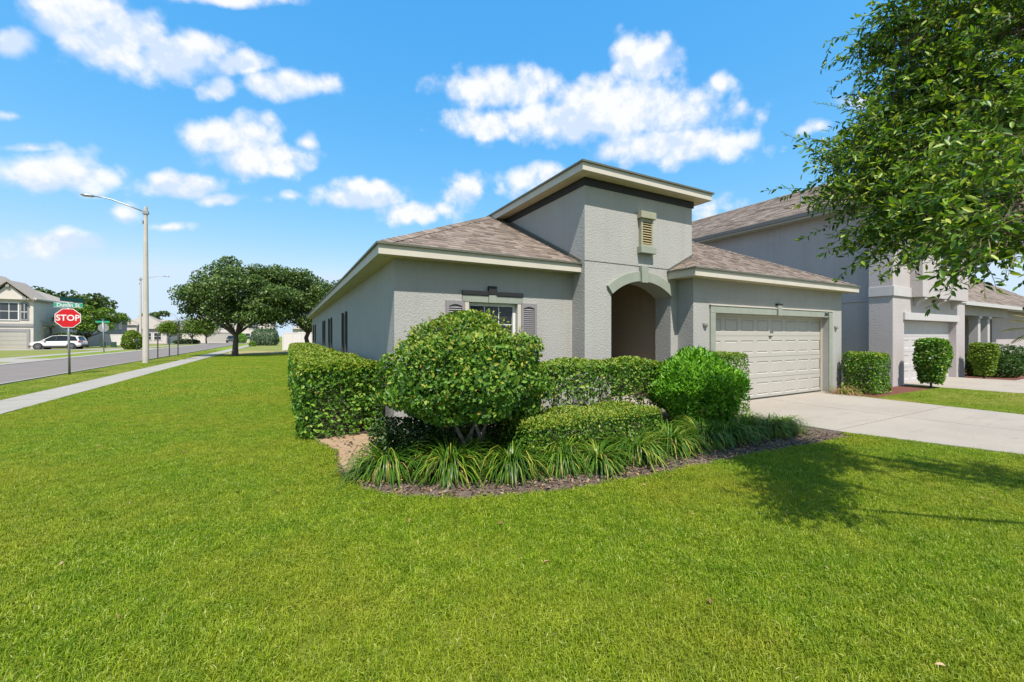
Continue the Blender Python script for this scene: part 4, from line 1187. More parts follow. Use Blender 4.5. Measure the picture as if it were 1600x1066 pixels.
for z0, z1 in ((3.7, 4.5), (4.58, 5.55)):
    part('pane', MB().box(-28.6, -28.1, 72.9, 72.929, z0, z1), M['glass_far'], wf)
part('window_bar', MB().box(-28.61, -28.09, 72.88, 72.899, 4.5, 4.58).box(-28.37, -28.33, 72.88, 72.899, 3.7, 5.55), M['window_white'], wf)
WG = far_house('house', 'house wing behind the cream two-storey house, its shaded side coloured mid-grey', -31, -26.9, 86, 104, 5.0, .35, 'stucco_dark')  # mid-grey walls: shade on the side away from the sun, as colour
for y_ in (89.0, 94.5, 99.5):
    w_ = part('window', MB().box(-26.898, -26.84, y_, y_ + 1.5, 2.9, 4.3), M['window_white'], WG)
    part('pane', MB().box(-26.839, -26.82, y_ + .1, y_ + .7, 3.0, 4.2), M['glass_far'], w_); part('pane', MB().box(-26.839, -26.82, y_ + .8, y_ + 1.4, 3.0, 4.2), M['glass_far'], w_)
CH = far_house('house', 'single-storey house with arched entry and wide hip roof behind the far lamp post', -30.6, -22.2, 110, 121, 3.2, .62, 'stucco_white', None, [(-25.6, -24.7, .8, 2.2), (-24.2, -23.1, .8, 2.2)])
part('entry_block', MB().box(-29.9, -26.7, 108.9, 109.998, 0, 3.75), M['stucco_white'], CH)
part('entry_fascia', MB().box(-30.2, -26.4, 108.6, 110.4, 3.752, 3.98), M['stucco_white'], CH)
part('entry_roof', MB().add([(-30.2,108.6,3.99),(-26.4,108.6,3.99),(-26.4,112,3.99),(-30.2,112,3.99),(-28.3,110.4,4.9),(-28.3,113,4.9)], [(0,1,4),(1,2,5,4),(3,0,4,5),(2,3,5)]), M['shingle_far'], CH)
part('entry_arch', MB().prism([(-29.1, 0), (-27.5, 0), (-27.5, 2.1)] + [(-28.3 + .8*math.cos(R(a)), 2.1 + .6*math.sin(R(a))) for a in range(15, 180, 15)] + [(-29.1, 2.1)], 'y', 108.85, 108.898), M['stucco_porch'], CH)
EH = far_house('house', 'beige two-storey house with garage at the end of the street', -19.5, -3, 121, 134, 5.6, .45, 'stucco_white', (-17.0, -12.0), [(-10.2, -8.2, .8, 2.2), (-15.5, -13.5, 3.4, 4.8), (-8.5, -6.5, 3.4, 4.8)])
part('porch_pier', MB().box(-10.9, -10.45, 119.6, 120.1, 0, 5.5), M['stucco_dark'], EH)
far_house('house', 'pale house with low roof behind the round blue-green bush', 1.0, 16, 96, 108, 3.2, .42, 'stucco_white', None, [(2.0, 3.6, .8, 2.3)])
far_house('house', 'tan house with low hip roof half hidden behind young street trees', -40, -23, 140, 152, 3.2, .45, 'stucco_white', None, [(-27, -25, .8, 2.2)])

# ------------------------------------------------------------------ hedges and shrubs
def stems(mb, x0, x1, y0, y1, h, n, r=.014, splay=.25):
    for _ in range(n):
        x, y = random.uniform(x0, x1), random.uniform(y0, y1)
        p = [(x, y, 0)]
        for k in range(1, 5):
            p.append((p[-1][0] + random.uniform(-1, 1)*splay*h/4, p[-1][1] + random.uniform(-1, 1)*splay*h/4, h*k/4))
        mb.tube(p, [r, r*.85, r*.7, r*.5, r*.3], 5, cap=False)
    return mb
def hedge(label, lo, hi, n, L, W, pal, young=0.0, depth=.1, r=.12, amp=.05, f=4., gap=.0, simple=False, nst=10, name='hedge', group='clipped hedges and box shrubs', up=.3, sprigs=0):
    t = thing(name, label, 'hedge', ((lo[0]+hi[0])/2, (lo[1]+hi[1])/2, 0), group)
    P, Nn = box_shell(n, (lo[0], lo[1], lo[2] if len(lo) > 2 else .05), hi, depth, r, amp, f)
    if gap:      # leaves thin out towards the bare base
        k = rng.random(len(P)) < np.clip((P[:, 2] - gap * .35) / gap, .06, 1)
        P, Nn = P[k], Nn[k]
    part('foliage', leaves(P, Nn, L, W, up=up, simple=simple), M['leaf_' + pal], t, 'stuff')
    if young:  # yellow-green leaves along the top: its sunlit edge put into leaf colour
        m = int(n * young)
        P, Nn = box_shell(m * 3, (lo[0], lo[1], .05), hi, .015, r, amp, f)
        k = P[:, 2] > hi[2] - r * 1.1
        P, Nn = P[k][:m], Nn[k][:m]
        part('young_and_sunlit_leaves', leaves(P + np.array([0, 0, .015]), Nn, L*.85, W*.8, up=.9, simple=simple), M['leaf_young'], t, 'stuff')
    part('stems', stems(MB(), lo[0]+.15, hi[0]-.15, lo[1]+.15, hi[1]-.15, hi[2]*.8, nst), M['bark_pale'], t, 'stuff')
    return t
# long hedge along the left side wall, in two runs of one plant row
t = thing('hedge', 'long clipped green hedge running along the shaded side wall', 'hedge', (.75, 7, 0), 'clipped hedges and box shrubs')
P1, N1 = box_shell(21000, (.16, 6.95, .04), (1.36, 11.5, 1.15), .09, .14, .06, 3.2)
P2, N2 = box_shell(15000, (.10, 11.3, .04), (1.34, 25.5, 1.12), .09, .14, .06, 3.0)
part('foliage', join_geo([leaves(P1, N1, .062, .036, up=.35), leaves(P2, N2, .085, .05, up=.35)]), M['leaf_hedge'], t, 'stuff')
P1, N1 = box_shell(26000, (.16, 6.95, .04), (1.36, 11.5, 1.15), .012, .14, .06, 3.2)
P2, N2 = box_shell(16000, (.10, 11.3, .04), (1.34, 25.5, 1.12), .012, .14, .06, 3.0)
k1 = P1[:, 2] > 1.03; k2 = P2[:, 2] > 1.0
part('young_and_sunlit_leaves', join_geo([leaves(P1[k1] + [0, 0, .015], N1[k1], .055, .03, up=.8), leaves(P2[k2] + [0, 0, .015], N2[k2], .08, .045, up=.8)]), M['leaf_young'], t, 'stuff')  # hedge top painted sunlit with yellower leaves
part('stems', stems(MB(), .35, 1.2, 7.2, 16, .9, 60, .013), M['bark_pale'], t, 'stuff')

hedge('clipped hedge with bare stems in front of the arched porch', (2.9, 5.15, .12), (5.95, 5.85, 1.17), 11500, .055, .034, 'hedge', young=.13, gap=.62, nst=46, amp=.06, depth=.13)
hedge('low boxy yellow-green hedge between the round shrubs', (2.5, 4.2, .03), (4.8, 4.92, .55), 11000, .034, .022, 'hedge', young=.55, r=.09, amp=.035, f=6, nst=12)
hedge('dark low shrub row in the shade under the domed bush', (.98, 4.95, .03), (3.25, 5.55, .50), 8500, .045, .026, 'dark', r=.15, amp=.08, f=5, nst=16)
hedge('small square hedge at the left edge of the garage door', (7.72, 5.12, .04), (8.42, 5.78, 1.235), 4200, .045, .027, 'hedge', young=.16, r=.1, amp=.03, nst=6)
hedge('square-cut green shrub at the right end of the garage front', (13.78, 5.0, .03), (14.72, 5.75, 1.12), 5800, .055, .034, 'hedge', young=.10, r=.12, amp=.05, nst=8)

# big domed bush
t = thing('bush', 'large domed bush on bare grey stems below the shuttered window', 'bush', (2.08, 5.1, 0))
c = np.array([2.06, 5.05, .94])
P, Nn = ball_shell(18500, c, (1.02, .98, .87), .13, .17, 5.6, zmin=-.85, power=2.0, under=.5)
L1 = leaves(P, Nn, .056, .034, up=.35, lvar=.45)
P, Nn = ball_shell(5500, c, (.84, .8, .68), .16, .16, 3.4, zmin=-.95, under=.4)
L2 = leaves(P, Nn, .055, .034)
part('foliage', join_geo([L1, L2]), M['leaf_bush'], t, 'stuff')
P, Nn = ball_shell(3600, c, (1.03, .99, .88), .01, .17, 5.6, zmin=-.1, power=2.1)
k = rng.random(len(P)) < np.clip(P[:, 2] - .9, .1, 1)
part('young_and_sunlit_leaves', leaves(P[k], Nn[k], .05, .028, up=.7), M['leaf_young'], t, 'stuff')  # yellower leaves gather towards the top, colouring it as if sunlit
sp = MB(); spl = []
for _ in range(150):
    a = random.uniform(0, 2*math.pi); e = random.uniform(.35, 1.3)
    d = Vector((math.cos(a)*math.cos(e), math.sin(a)*math.cos(e), math.sin(e)))
    b0 = Vector(c) + Vector((d.x*.95, d.y*.9, d.z*.8)); ln = random.uniform(.08, .24)
    tip = b0 + (d + Vector((0, 0, .6))).normalized() * ln
    sp.tube([b0, tip], [.003, .0015], 4, cap=False)
    for q in range(6):
        spl.append((b0.lerp(tip, .3 + .7*q/5), d))
P = np.array([p for p, d in spl]); Dn = unit(rng.normal(size=P.shape) + np.array([0, 0, .5]))
part('sprigs', leaf_geo(P, Dn, unit(rng.normal(size=P.shape) + [0, 0, 1]), .045, .022), M['leaf_young'], t, 'stuff')
part('sprig_twigs', sp, M['twig'], t, 'stuff')
for i in range(9):
    a = i * 2.4 + random.uniform(-.3, .3); rr = random.uniform(.45, .8)
    x, y = 2.12 + random.uniform(-.22, .22), 5.0 + random.uniform(-.18, .18)
    pts = [(x, y, -.02)]
    for k in range(1, 6):
        s = k / 5
        pts.append((x + math.cos(a)*rr*s**1.3 + random.uniform(-.03, .03), y + math.sin(a)*rr*s**1.3 + random.uniform(-.03, .03), 1.25*s))
    part('stem', MB().tube(pts, [.032, .028, .024, .018, .013, .007], 7, cap=False), M['bark_pale'], t, smooth=True)

# bright round shrub
t = thing('bush', 'bright green rounded shrub in front of the garage corner', 'bush', (6.45, 4.9, 0))
c = np.array([6.34, 4.88, .61])
P, Nn = ball_shell(8500, c, (.73, .70, .61), .13, .13, 4.6, zmin=-.9, power=2.1)
part('foliage', leaves(P, Nn, .085, .035, up=.7, spread=1.2), M['leaf_bright'], t, 'stuff')
P, Nn = ball_shell(2200, c, (.76, .73, .65), .0, .13, 4.6, zmin=-.1, power=2.1)
part('young_and_sunlit_leaves', leaves(P, Nn, .085, .028, up=1.3), M['leaf_bright'], t, 'stuff')
part('stems', stems(MB(), 6.2, 6.65, 4.7, 5.1, .7, 12, .016), M['bark_pale'], t, 'stuff')

# topiary and shrubs towards the neighbours
def topiary(label, x, y, w, h, n, pal, name='bush'):
    t = thing(name, label, 'bush', (x, y, 0), 'shrubs in front of the neighbouring houses')
    P, Nn = box_shell(n, (x - w/2, y - w/2, .18), (x + w/2, y + w/2, h), .08, .16, .06, 4)
    k = np.where(P[:, 2] < .75, 1 - .55 * (.75 - P[:, 2]) / .75, 1)
    P[:, 0] = x + (P[:, 0] - x) * k; P[:, 1] = y + (P[:, 1] - y) * k
    part('foliage', leaves(P, Nn, .08, .05, up=.3), M['leaf_' + pal], t, 'stuff')
    st = MB()
    for i in range(3): st.tube([(x + .03*i - .03, y, 0), (x + random.uniform(-.1, .1), y + random.uniform(-.1, .1), h*.6)], [.025, .012], 6, cap=False)
    part('stems', st, M['bark'], t)
    return t
topiary('tapered square topiary standing before the second garage door', 17.2, 4.9, .66, 1.47, 4000, 'hedge')
topiary('square yellow-green topiary right of the second garage', 22.55, 5.0, .62, 1.33, 3200, 'lime')
def mound(label, x, y, r, h, n, pal, L=.09, W=.055, cat='bush', group=None, name='bush', simple=False, power=2.0):
    t = thing(name, label, cat, (x, y, 0), group)
    P, Nn = ball_shell(n, (x, y, h*.42), (r, r, h*.58), r*.12, r*.12, 3.0/r, zmin=-.85, power=power)
    P[:, 2] = np.maximum(P[:, 2], .02)
    part('foliage', leaves(P, Nn, L, W, up=.4, simple=simple), M['leaf_' + pal], t, 'stuff')
    part('stems', stems(MB(), x - r*.3, x + r*.3, y - r*.3, y + r*.3, h*.6, 6, .02*max(.5, r)), M['bark'], t, 'stuff')
    return t
gN = 'shrubs in front of the neighbouring houses'
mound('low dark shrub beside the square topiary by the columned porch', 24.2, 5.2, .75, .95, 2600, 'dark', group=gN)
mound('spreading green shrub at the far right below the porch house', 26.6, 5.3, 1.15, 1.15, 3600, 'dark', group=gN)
mound('pale-flecked shrub at the right frame edge behind the path', 28.8, 4.9, 1.2, .9, 3200, 'bush', group=gN)

# ------------------------------------------------------------------ strap-leaved clumps along the bed
def clump_geo(nb, h, rad, dry_frac, seed):
    r_ = np.random.default_rng(seed)
    out = {0: [], 1: []}
    def strip(n, hh, rr, w, dry):
        a = r_.uniform(0, 2*math.pi, n); el = r_.uniform(.25, 1.35, n)
        base = np.stack([np.cos(a), np.sin(a), np.zeros(n)], 1) * r_.uniform(0, .09, (n, 1))
        Ln = hh * r_.uniform(.8, 1.4, n) * (1.12 if not dry else 1.0)
        dirh = np.stack([np.cos(a + r_.normal(0, .3, n)), np.sin(a + r_.normal(0, .3, n)), np.zeros(n)], 1)
        K = 6
        rows = []
        pos = base.copy(); ang = np.pi/2 - r_.uniform(.16, .85, n) * (1.2 if not dry else 1.6)
        dr = r_.uniform(.30, .72, n)
        side = np.stack([-dirh[:, 1], dirh[:, 0], np.zeros(n)], 1)
        for k in range(K):
            wk = w * (1 - (k / (K - 1)) ** 2.2) * (.75 + .25 * min(1, k)) + .0008
            rows.append((pos - side * wk[:, None] * .5 if hasattr(wk, '__len__') else pos - side * wk * .5, pos + side * (wk[:, None] if hasattr(wk, '__len__') else wk) * .5))
            step = (Ln / (K - 1))[:, None]
            pos = pos + step * (dirh * np.cos(ang)[:, None] + np.array([0, 0, 1.0]) * np.sin(ang)[:, None])
            pos[:, 2] = np.maximum(pos[:, 2], .012)
            ang = ang - dr * (1 + .25 * k)
        V = np.stack([q for rw in rows for q in rw], 1)      # n, 2K, 3
        F = np.array([[2*k, 2*k+1, 2*k+3, 2*k+2] for k in range(K - 1)])
        FF = (F[None] + (np.arange(n) * 2*K)[:, None, None]).reshape(-1, 4)
        return V.reshape(-1, 3), FF
    g = strip(nb, h, rad, .0165, False); d = strip(max(4, int(nb * dry_frac)), h * .85, rad, .011, True)
    return g, d
variants = []
for s_ in range(5):
    g, d = clump_geo(480, .50, .4, (.22, .3, .12, .08, .2)[s_], 100 + s_)
    a_ = np_mesh('blades', *g); a_.materials.append(M['blade'])
    b_ = np_mesh('dry_blades', *d); b_.materials.append(M['blade_dry'])
    variants.append((a_, b_))
ORD = ['first', 'second', 'third', 'fourth', 'fifth', 'sixth', 'seventh', 'eighth', 'ninth', 'tenth', 'eleventh', 'twelfth', 'thirteenth']
FRONT_ROW = [(1.08, 4.78, 1.0, 0), (1.66, 4.28, 1.0, 1), (2.3, 4.02, 1.02, 0), (2.86, 3.92, .95, 1), (3.32, 3.74, .88, 4), (4.0, 3.82, 1.0, 4), (4.72, 3.84, .98, 1), (5.32, 3.82, .92, 2), (5.82, 3.78, .9, 3), (6.32, 3.84, .95, 2), (6.82, 3.76, .88, 4), (7.28, 3.74, .85, 3)]
BACK_ROW = [(1.45, 4.9, .9, 0), (1.95, 4.58, .85, 2), (2.6, 4.38, .85, 3), (3.1, 4.2, .9, 2), (3.85, 4.2, .82, 3), (5.0, 4.24, .88, 2), (5.72, 4.18, .85, 3), (6.55, 4.28, .85, 3), (7.05, 4.2, .8, 4)]
for row, nm_r in ((FRONT_ROW, 'front row'), (BACK_ROW, 'back row')):
    for i, (x, y, s, v) in enumerate(row):
        t = thing('strap_leaf_clump', f'{ORD[i]} arching strap-leaved clump from the sandy corner in the bed\'s {nm_r}', 'plant', (x + random.uniform(-.06, .06), y + .14 + random.uniform(-.05, .05), .01), 'strap-leaved clumps edging the bed')
        t.rotation_euler = (0, 0, random.uniform(0, 6.28)); k_ = random.uniform(.84, 1.06); t.scale = (s*1.04*k_, s*1.04*k_, s*1.14 * random.uniform(.85, 1.1))
        a_ = link('blades', variants[v][0], None, t, 'stuff'); b_ = link('dry_blades', variants[v][1], None, t, 'stuff')
g, d = clump_geo(12, .62, .4, 14, 300)
t = thing('strap_leaf_clump', 'withered tan strap-leaved plant at the right foot of the garage opening', 'plant', (13.2, 5.5, .01))
link('dry_blades', np_mesh('dry_blades', *d), M['blade_dry'], t, 'stuff'); link('blades', np_mesh('blades', *g), M['blade'], t, 'stuff')

# ------------------------------------------------------------------ trees
def tree(label, x, y, trunk_h, crown_c, crown_r, n, L, W, pal, trunk_r=.15, clumps=40, name='tree', cat='tree', group=None, limbs=6, simple=True, flat=.25, seed=1, clr=.26, fork=None):
    rs = np.random.default_rng(seed)
    t = thing(name, label, cat, (x, y, 0), group)
    c = np.array([x + crown_c[0], y + crown_c[1], crown_c[2]]); rad = np.array(crown_r)
    d = unit(rs.normal(size=(clumps, 3))); d[:, 2] = np.where(d[:, 2] < -.93, -d[:, 2], d[:, 2])
    C = c + d * rad * rs.uniform(.4, .9, (clumps, 1))
    cr_ = rs.uniform(.65, 1.25, clumps) * clr * np.mean(rad)
    w = cr_ ** 2; w = w / w.sum()
    idx = rs.choice(clumps, n, p=w)
    dd = unit(rs.normal(size=(n, 3)))
    dd[:, 2] = np.where((dd[:, 2] < 0) & (rs.random(n) < .45), -dd[:, 2], dd[:, 2])
    P = C[idx] + dd * np.array([1, 1, .72]) * (cr_[idx] * rs.random(n) ** .33)[:, None]
    Nn = unit(dd + unit(P - c) * .6)
    part('crown', leaves(P, Nn, L, W, up=.25, simple=simple), M['leaf_' + pal], t, 'stuff')
    tr = MB()
    th = fork or trunk_h
    p = [(x + random.uniform(-.04, .04)*k, y + random.uniform(-.04, .04)*k, th*k/4) for k in range(5)]
    tr.tube(p, [trunk_r*1.35, trunk_r*1.05, trunk_r*.95, trunk_r*.9, trunk_r*.85], 9, cap=False)
    part('trunk', tr, M['bark'], t, smooth=True)
    top = Vector(p[-1])
    order = np.argsort(-cr_)[:max(limbs, 10)]
    for q, k in enumerate(order):
        e = Vector(C[k]); mid = top.lerp(e, .5) + Vector((random.uniform(-.2, .2), random.uniform(-.2, .2), -.08 * (e - top).length))
        rr = trunk_r * (.62 if q < limbs else .35)
        part('limb', MB().tube([top - Vector((0, 0, .12)), top.lerp(mid, .5), mid, mid.lerp(e, .55), e], [rr, rr*.8, rr*.55, rr*.35, rr*.12], 6, cap=False), M['bark'], t, smooth=True)
    return t
tree('live oak on the lawn beside the sidewalk, its trunk in full view', -3.63, 38.6, 2.2, (.35, 0, 4.45), (4.4, 4.2, 3.0), 32000, .17, .12, 'oak_far', .2, 90, seed=3, fork=1.75, limbs=7, group='oaks along the side lawn')
tree('live oak standing behind the far end of the hedge', 1.5, 41.5, 2.2, (-.6, 0, 4.75), (5.0, 4.4, 3.35), 35000, .18, .12, 'oak_far', .2, 95, seed=5, fork=1.9, limbs=7, group='oaks along the side lawn')
tree('young oak behind the white car across the road', -24.4, 78.2, 1.5, (.3, 0, 3.75), (3.7, 3.4, 2.1), 9000, .24, .15, 'oak', .15, 40, seed=8, group='street trees across the road')
tree('clipped round lollipop tree right of the concrete lamp post', -19.0, 95.7, 1.4, (0, 0, 2.75), (1.75, 1.75, 1.6), 5200, .18, .12, 'lime', .1, 40, seed=11, clr=.46, group='street trees across the road')
tree('loose blue-green tree between the palm and the yellowish tree', -16.3, 100, 1.3, (0, 0, 3.2), (2.2, 2.1, 2.3), 5200, .22, .14, 'oak', .11, 40, seed=13, clr=.4, group='street trees across the road')
tree('yellowish round street tree left of the oak trunk', -14.2, 101, 1.4, (0, 0, 3.0), (2.2, 2.2, 1.9), 5600, .2, .13, 'lime', .11, 44, seed=14, clr=.42, group='street trees across the road')
mound('leafy low bush across the road beside the lamp post', -16.2, 64.6, .95, 2.2, 3000, 'lime', .2, .12, simple=True)
mound('round blue-green bush on the next lawn', -3.3, 80, 1.95, 2.7, 5200, 'blue', .2, .13, simple=True, power=2.6)
mound('round green shrub beside the end house drive', -9.6, 113, 1.3, 2.2, 1500, 'bright', .25, .15, simple=True)
mound('clipped shrub by the cream house garage', -32.2, 70.4, 1.7, 2.6, 2600, 'bright', .24, .15, simple=True, power=2.8)
mound('low green shrub behind the white car', -26.0, 77.0, 1.8, 1.9, 2000, 'lime', .25, .16, simple=True)
mound('low dark hedge bush below the street trees', -17.6, 103, 2.2, .9, 1600, 'dark', .24, .15, simple=True)
mound('small rusty shrub left of the blue-green bush', -4.7, 74, .45, .8, 500, 'hedge', .15, .09, simple=True)
# palm across the road and yellowing palm at the right edge
def palm(label, x, y, h, fl, nf, pal, seed, group=None):
    rs = random.Random(seed)
    t = thing('palm_tree', label, 'palm', (x, y, 0), group)
    part('trunk', MB().tube([(x, y, 0), (x + .05, y, h*.5), (x, y, h)], [.16, .12, .12], 8), M['bark'], t, smooth=True)
    for i in range(nf):
        a = i * 2.399 + rs.uniform(-.2, .2); e = rs.uniform(.1, 1.2)
        pts = []; p = Vector((x, y, h)); d = Vector((math.cos(a)*math.cos(e), math.sin(a)*math.cos(e), math.sin(e)))
        for k in range(9):
            pts.append(p.copy()); p = p + d * (fl / 8); d = (d + Vector((0, 0, -.16))).normalized()
        P = []; D = []
        for k in range(1, 9):
            for s in range(3):
                q = pts[k-1].lerp(pts[k], s / 3); ax = (pts[k] - pts[k-1]).normalized(); sd = ax.cross(Vector((0, 0, 1))).normalized()
                for sg_ in (-1, 1):
                    P.append(q); D.append((sd * sg_ + ax * .5 + Vector((0, 0, -.25))))
        P = np.array([tuple(v) for v in P]); D = np.array([tuple(v) for v in D])
        Ls = fl * .28 * np.sin(np.linspace(.35, 2.95, len(P)))
        g1 = leaf_geo(P, D, np.tile([0, 0, 1.0], (len(P), 1)) + rng.normal(size=P.shape)*.1, Ls, fl * .022, simple=True)
        f = part('frond', g1, M['leaf_' + pal], t)
        part('rib', MB().tube(pts, [.018]*8 + [.006], 4, cap=False), M['twig'], f)
    return t
palm('small palm across the road beyond the marker posts', -17.4, 94.8, 4.2, 2.2, 11, 'palm', 4)
palm('yellowing low palm at the right frame edge before the porch house', 29.9, 4.7, 1.7, 1.5, 12, 'palm', 9)
palm('yellow-fronded palm beside the cream two-storey house', -27.0, 75.5, 2.6, 1.6, 9, 'palm', 12)
# wooded skyline beyond the houses: one mass
def woods(label, spans, n, L, W, seed):
    rs = np.random.default_rng(seed)
    Ps = []; Ns = []
    for (x0, x1, y0, y1, h0, h1, m) in spans:
        C = np.stack([rs.uniform(x0, x1, m), rs.uniform(y0, y1, m), rs.uniform(h0, h1, m)], 1)
        rr = rs.uniform(2.2, 4.2, m)
        k = rs.choice(m, n // len(spans)); d = unit(rs.normal(size=(len(k), 3))); d[:, 1] = -np.abs(d[:, 1])
        Ps.append(C[k] + d * rr[k][:, None] * rs.random((len(k), 1)) ** .3 * np.array([1, 1, .9])); Ns.append(d)
        # lower storey fills down to the ground
        C2 = np.stack([rs.uniform(x0, x1, m), rs.uniform(y0, y1, m), rs.uniform(1.5, h0, m)], 1)
        k = rs.choice(m, n // len(spans)); d = unit(rs.normal(size=(len(k), 3))); d[:, 1] = -np.abs(d[:, 1])
        Ps.append(C2[k] + d * 3.2 * rs.random((len(k), 1)) ** .3); Ns.append(d)
    P = np.concatenate(Ps); Nn = np.concatenate(Ns)
    P[:, 2] = np.maximum(P[:, 2], .2)
    o = part('treeline', leaves(P, Nn, L, W, simple=True), M['leaf_forest'], None, 'stuff')
    tag(o, label, 'trees')
woods('dark wooded skyline behind the houses across the road', [(-125, -62, 168, 182, 8, 12.5, 60), (-72, -50, 165, 176, 7.5, 12, 30), (-100, -70, 130, 140, 9, 13, 34)], 26000, 1.1, .8, 21)
tree('tall dark tree behind the cream two-storey house roof', -36, 100, 4, (0, 0, 5.6), (5, 4.5, 3.0), 6000, .45, .3, 'forest', .3, 30, seed=31)
tree('low dark tree beyond the small palm', -33, 150, 3, (0, 0, 5.5), (4, 4, 3.4), 3500, .5, .35, 'forest', .25, 24, seed=33)

# ------------------------------------------------------------------ overhanging oak at the right
OK_ = thing('tree', 'near oak whose leafy branches hang into the upper right corner', 'tree', (7.0, -2.5, 0))
trunk_top = Vector((6.95, -2.42, 2.4))
part('trunk', MB().tube([(7.03, -2.53, -.05), (7.0, -2.5, .5), (6.97, -2.46, 1.3), trunk_top], [.2, .15, .135, .13], 12, cap=False), M['bark'], OK_, smooth=True)
BL_ = []      # crown lobes x, y, z, radius
def lobe(px, py, d, r):
    q = (px - 800) / 643 * d
    BL_.append((.4785*d + .878*q, .878*d - .478*q, EYE + (525 - py) / 643 * d, r))
for a in [(1453,30,3.9,.44),(1518,110,3.8,.50),(1608,40,3.6,.58),(1443,150,4.0,.34),(1392,245,3.9,.30),(1340,299,3.9,.22),(1452,225,3.8,.44),(1578,190,3.5,.54),
          (1385,314,3.8,.27),(1445,319,3.6,.30),(1525,299,3.1,.34),(1602,250,2.8,.40),(1347,235,4.0,.17),(1575,334,2.5,.22),(1500,344,3.1,.18),
          (1643,110,3.3,.52),(1620,314,2.6,.28),(1492,275,3.5,.36),(1405,354,3.7,.15),(1398,150,4.0,.16),(1418,65,4.0,.24),(1508,20,3.9,.42),(1593,110,3.8,.5),(1648,190,3.6,.5),(1552,265,3.6,.40),(1440,369,3.4,.13),(1580,369,2.4,.14)]:
    lobe(*a)
BL_ += [(6.3, -.4, 3.6, .4), (6.7, -1.3, 4.0, .5), (7.0, -2.2, 4.6, .7), (7.4, -2.9, 4.0, .6), (6.3, -2.5, 3.8, .5)]
shoots = MB(); Pl = []; Dl = []; Ul = []; Sz = []; Py = []; Dy = []
rs = random.Random(5)
hubs = [Vector(BL_[k][:3]) for k in (2, 6, 7, 13, 20)]
hub_pts = []
for h_ in hubs:
    p1 = trunk_top.lerp(h_, .35) + Vector((0, 0, .35)); p2 = trunk_top.lerp(h_, .7) + Vector((rs.uniform(-.12, .12), rs.uniform(-.12, .12), .22))
    part('limb', MB().tube([trunk_top - Vector((0, 0, .1)), p1, p2, h_], [.05, .034, .024, .014], 8, cap=False), M['bark'], OK_, smooth=True)
    hub_pts += [p2, h_]
for (x, y, z, r) in BL_:
    c = Vector((x, y, z))
    root_ = min(hub_pts, key=lambda q: (q - c).length)
    if (root_ - c).length > .05:
        md_ = root_.lerp(c, .5) + Vector((rs.uniform(-.06, .06), rs.uniform(-.06, .06), rs.uniform(0, .1)))
        part('branch', MB().tube([root_, md_, c], [.016, .011, .005], 6, cap=False), M['bark'], OK_, smooth=True)
    ns_ = int(225 * r * r / .25) + 26
    subs = []
    for _ in range(5 + int(9 * r)):
        d = Vector((rs.gauss(0, 1), rs.gauss(0, 1), rs.gauss(0, .8))).normalized()
        subs.append((d, c + d * r * rs.uniform(.35, 1.0)))
        shoots.tube([c, c.lerp(subs[-1][1], .5) + Vector((0, 0, .03)), subs[-1][1]], [.008, .006, .003], 4, cap=False)
    for _ in range(ns_):
        d, sc_ = rs.choice(subs)
        d = (d + Vector((rs.gauss(0, .55), rs.gauss(0, .55), rs.gauss(0, .45)))).normalized()
        b0 = sc_ + Vector((rs.gauss(0, 1), rs.gauss(0, 1), rs.gauss(0, .7))) * (.085 + .13 * r)
        dirv = (d * 1.0 + (c - trunk_top).normalized() * .7 + Vector((rs.gauss(0, .35), rs.gauss(0, .35), rs.gauss(-.1, .35)))).normalized()
        ln = rs.uniform(.14, .34) * (1.8 if rs.random() < .15 else 1)
        p = b0.copy(); pts = [p.copy()]
        K = 4
        for k in range(K):
            p = p + dirv * (ln / K); dirv = (dirv + Vector((rs.gauss(0, .12), rs.gauss(0, .12), -.13))).normalized(); pts.append(p.copy())
        shoots.tube(pts, [.0032, .0028, .0022, .0016, .0009], 3, cap=False)
        nl = int(ln / .024)
        yng = rs.random() < .16
        for k in range(nl):
            s = (k + .5) / nl * K; i = min(K - 1, int(s)); q = pts[i].lerp(pts[i+1], s - i); ax = (pts[i+1] - pts[i]).normalized()
            pr = ax.cross(Vector((rs.gauss(0, 1), rs.gauss(0, 1), rs.gauss(0, 1)))).normalized()
            dl = (ax * rs.uniform(.35, 1.0) + pr * .9).normalized()
            if yng and k > nl * .45: Py.append(q); Dy.append(dl)
            else: Pl.append(q); Dl.append(dl); Sz.append(rs.uniform(.75, 1.25))
tu = lambda a: np.array([tuple(v) for v in a])
P = tu(Pl); D = tu(Dl); sz = np.array(Sz)
part('crown', leaf_geo(P, D, unit(rng.normal(size=P.shape)*.75 + [0, 0, .9]), .060*sz, .0225*sz, fold=.12), M['leaf_oak'], OK_, 'stuff')
P = tu(Py); D = tu(Dy)
part('young_and_sunlit_leaves', leaf_geo(P, D, unit(rng.normal(size=P.shape)*.7 + [0, 0, .9]), .036, .0125), M['leaf_young'], OK_, 'stuff')
part('twigs', shoots, M['twig'], OK_, 'stuff')

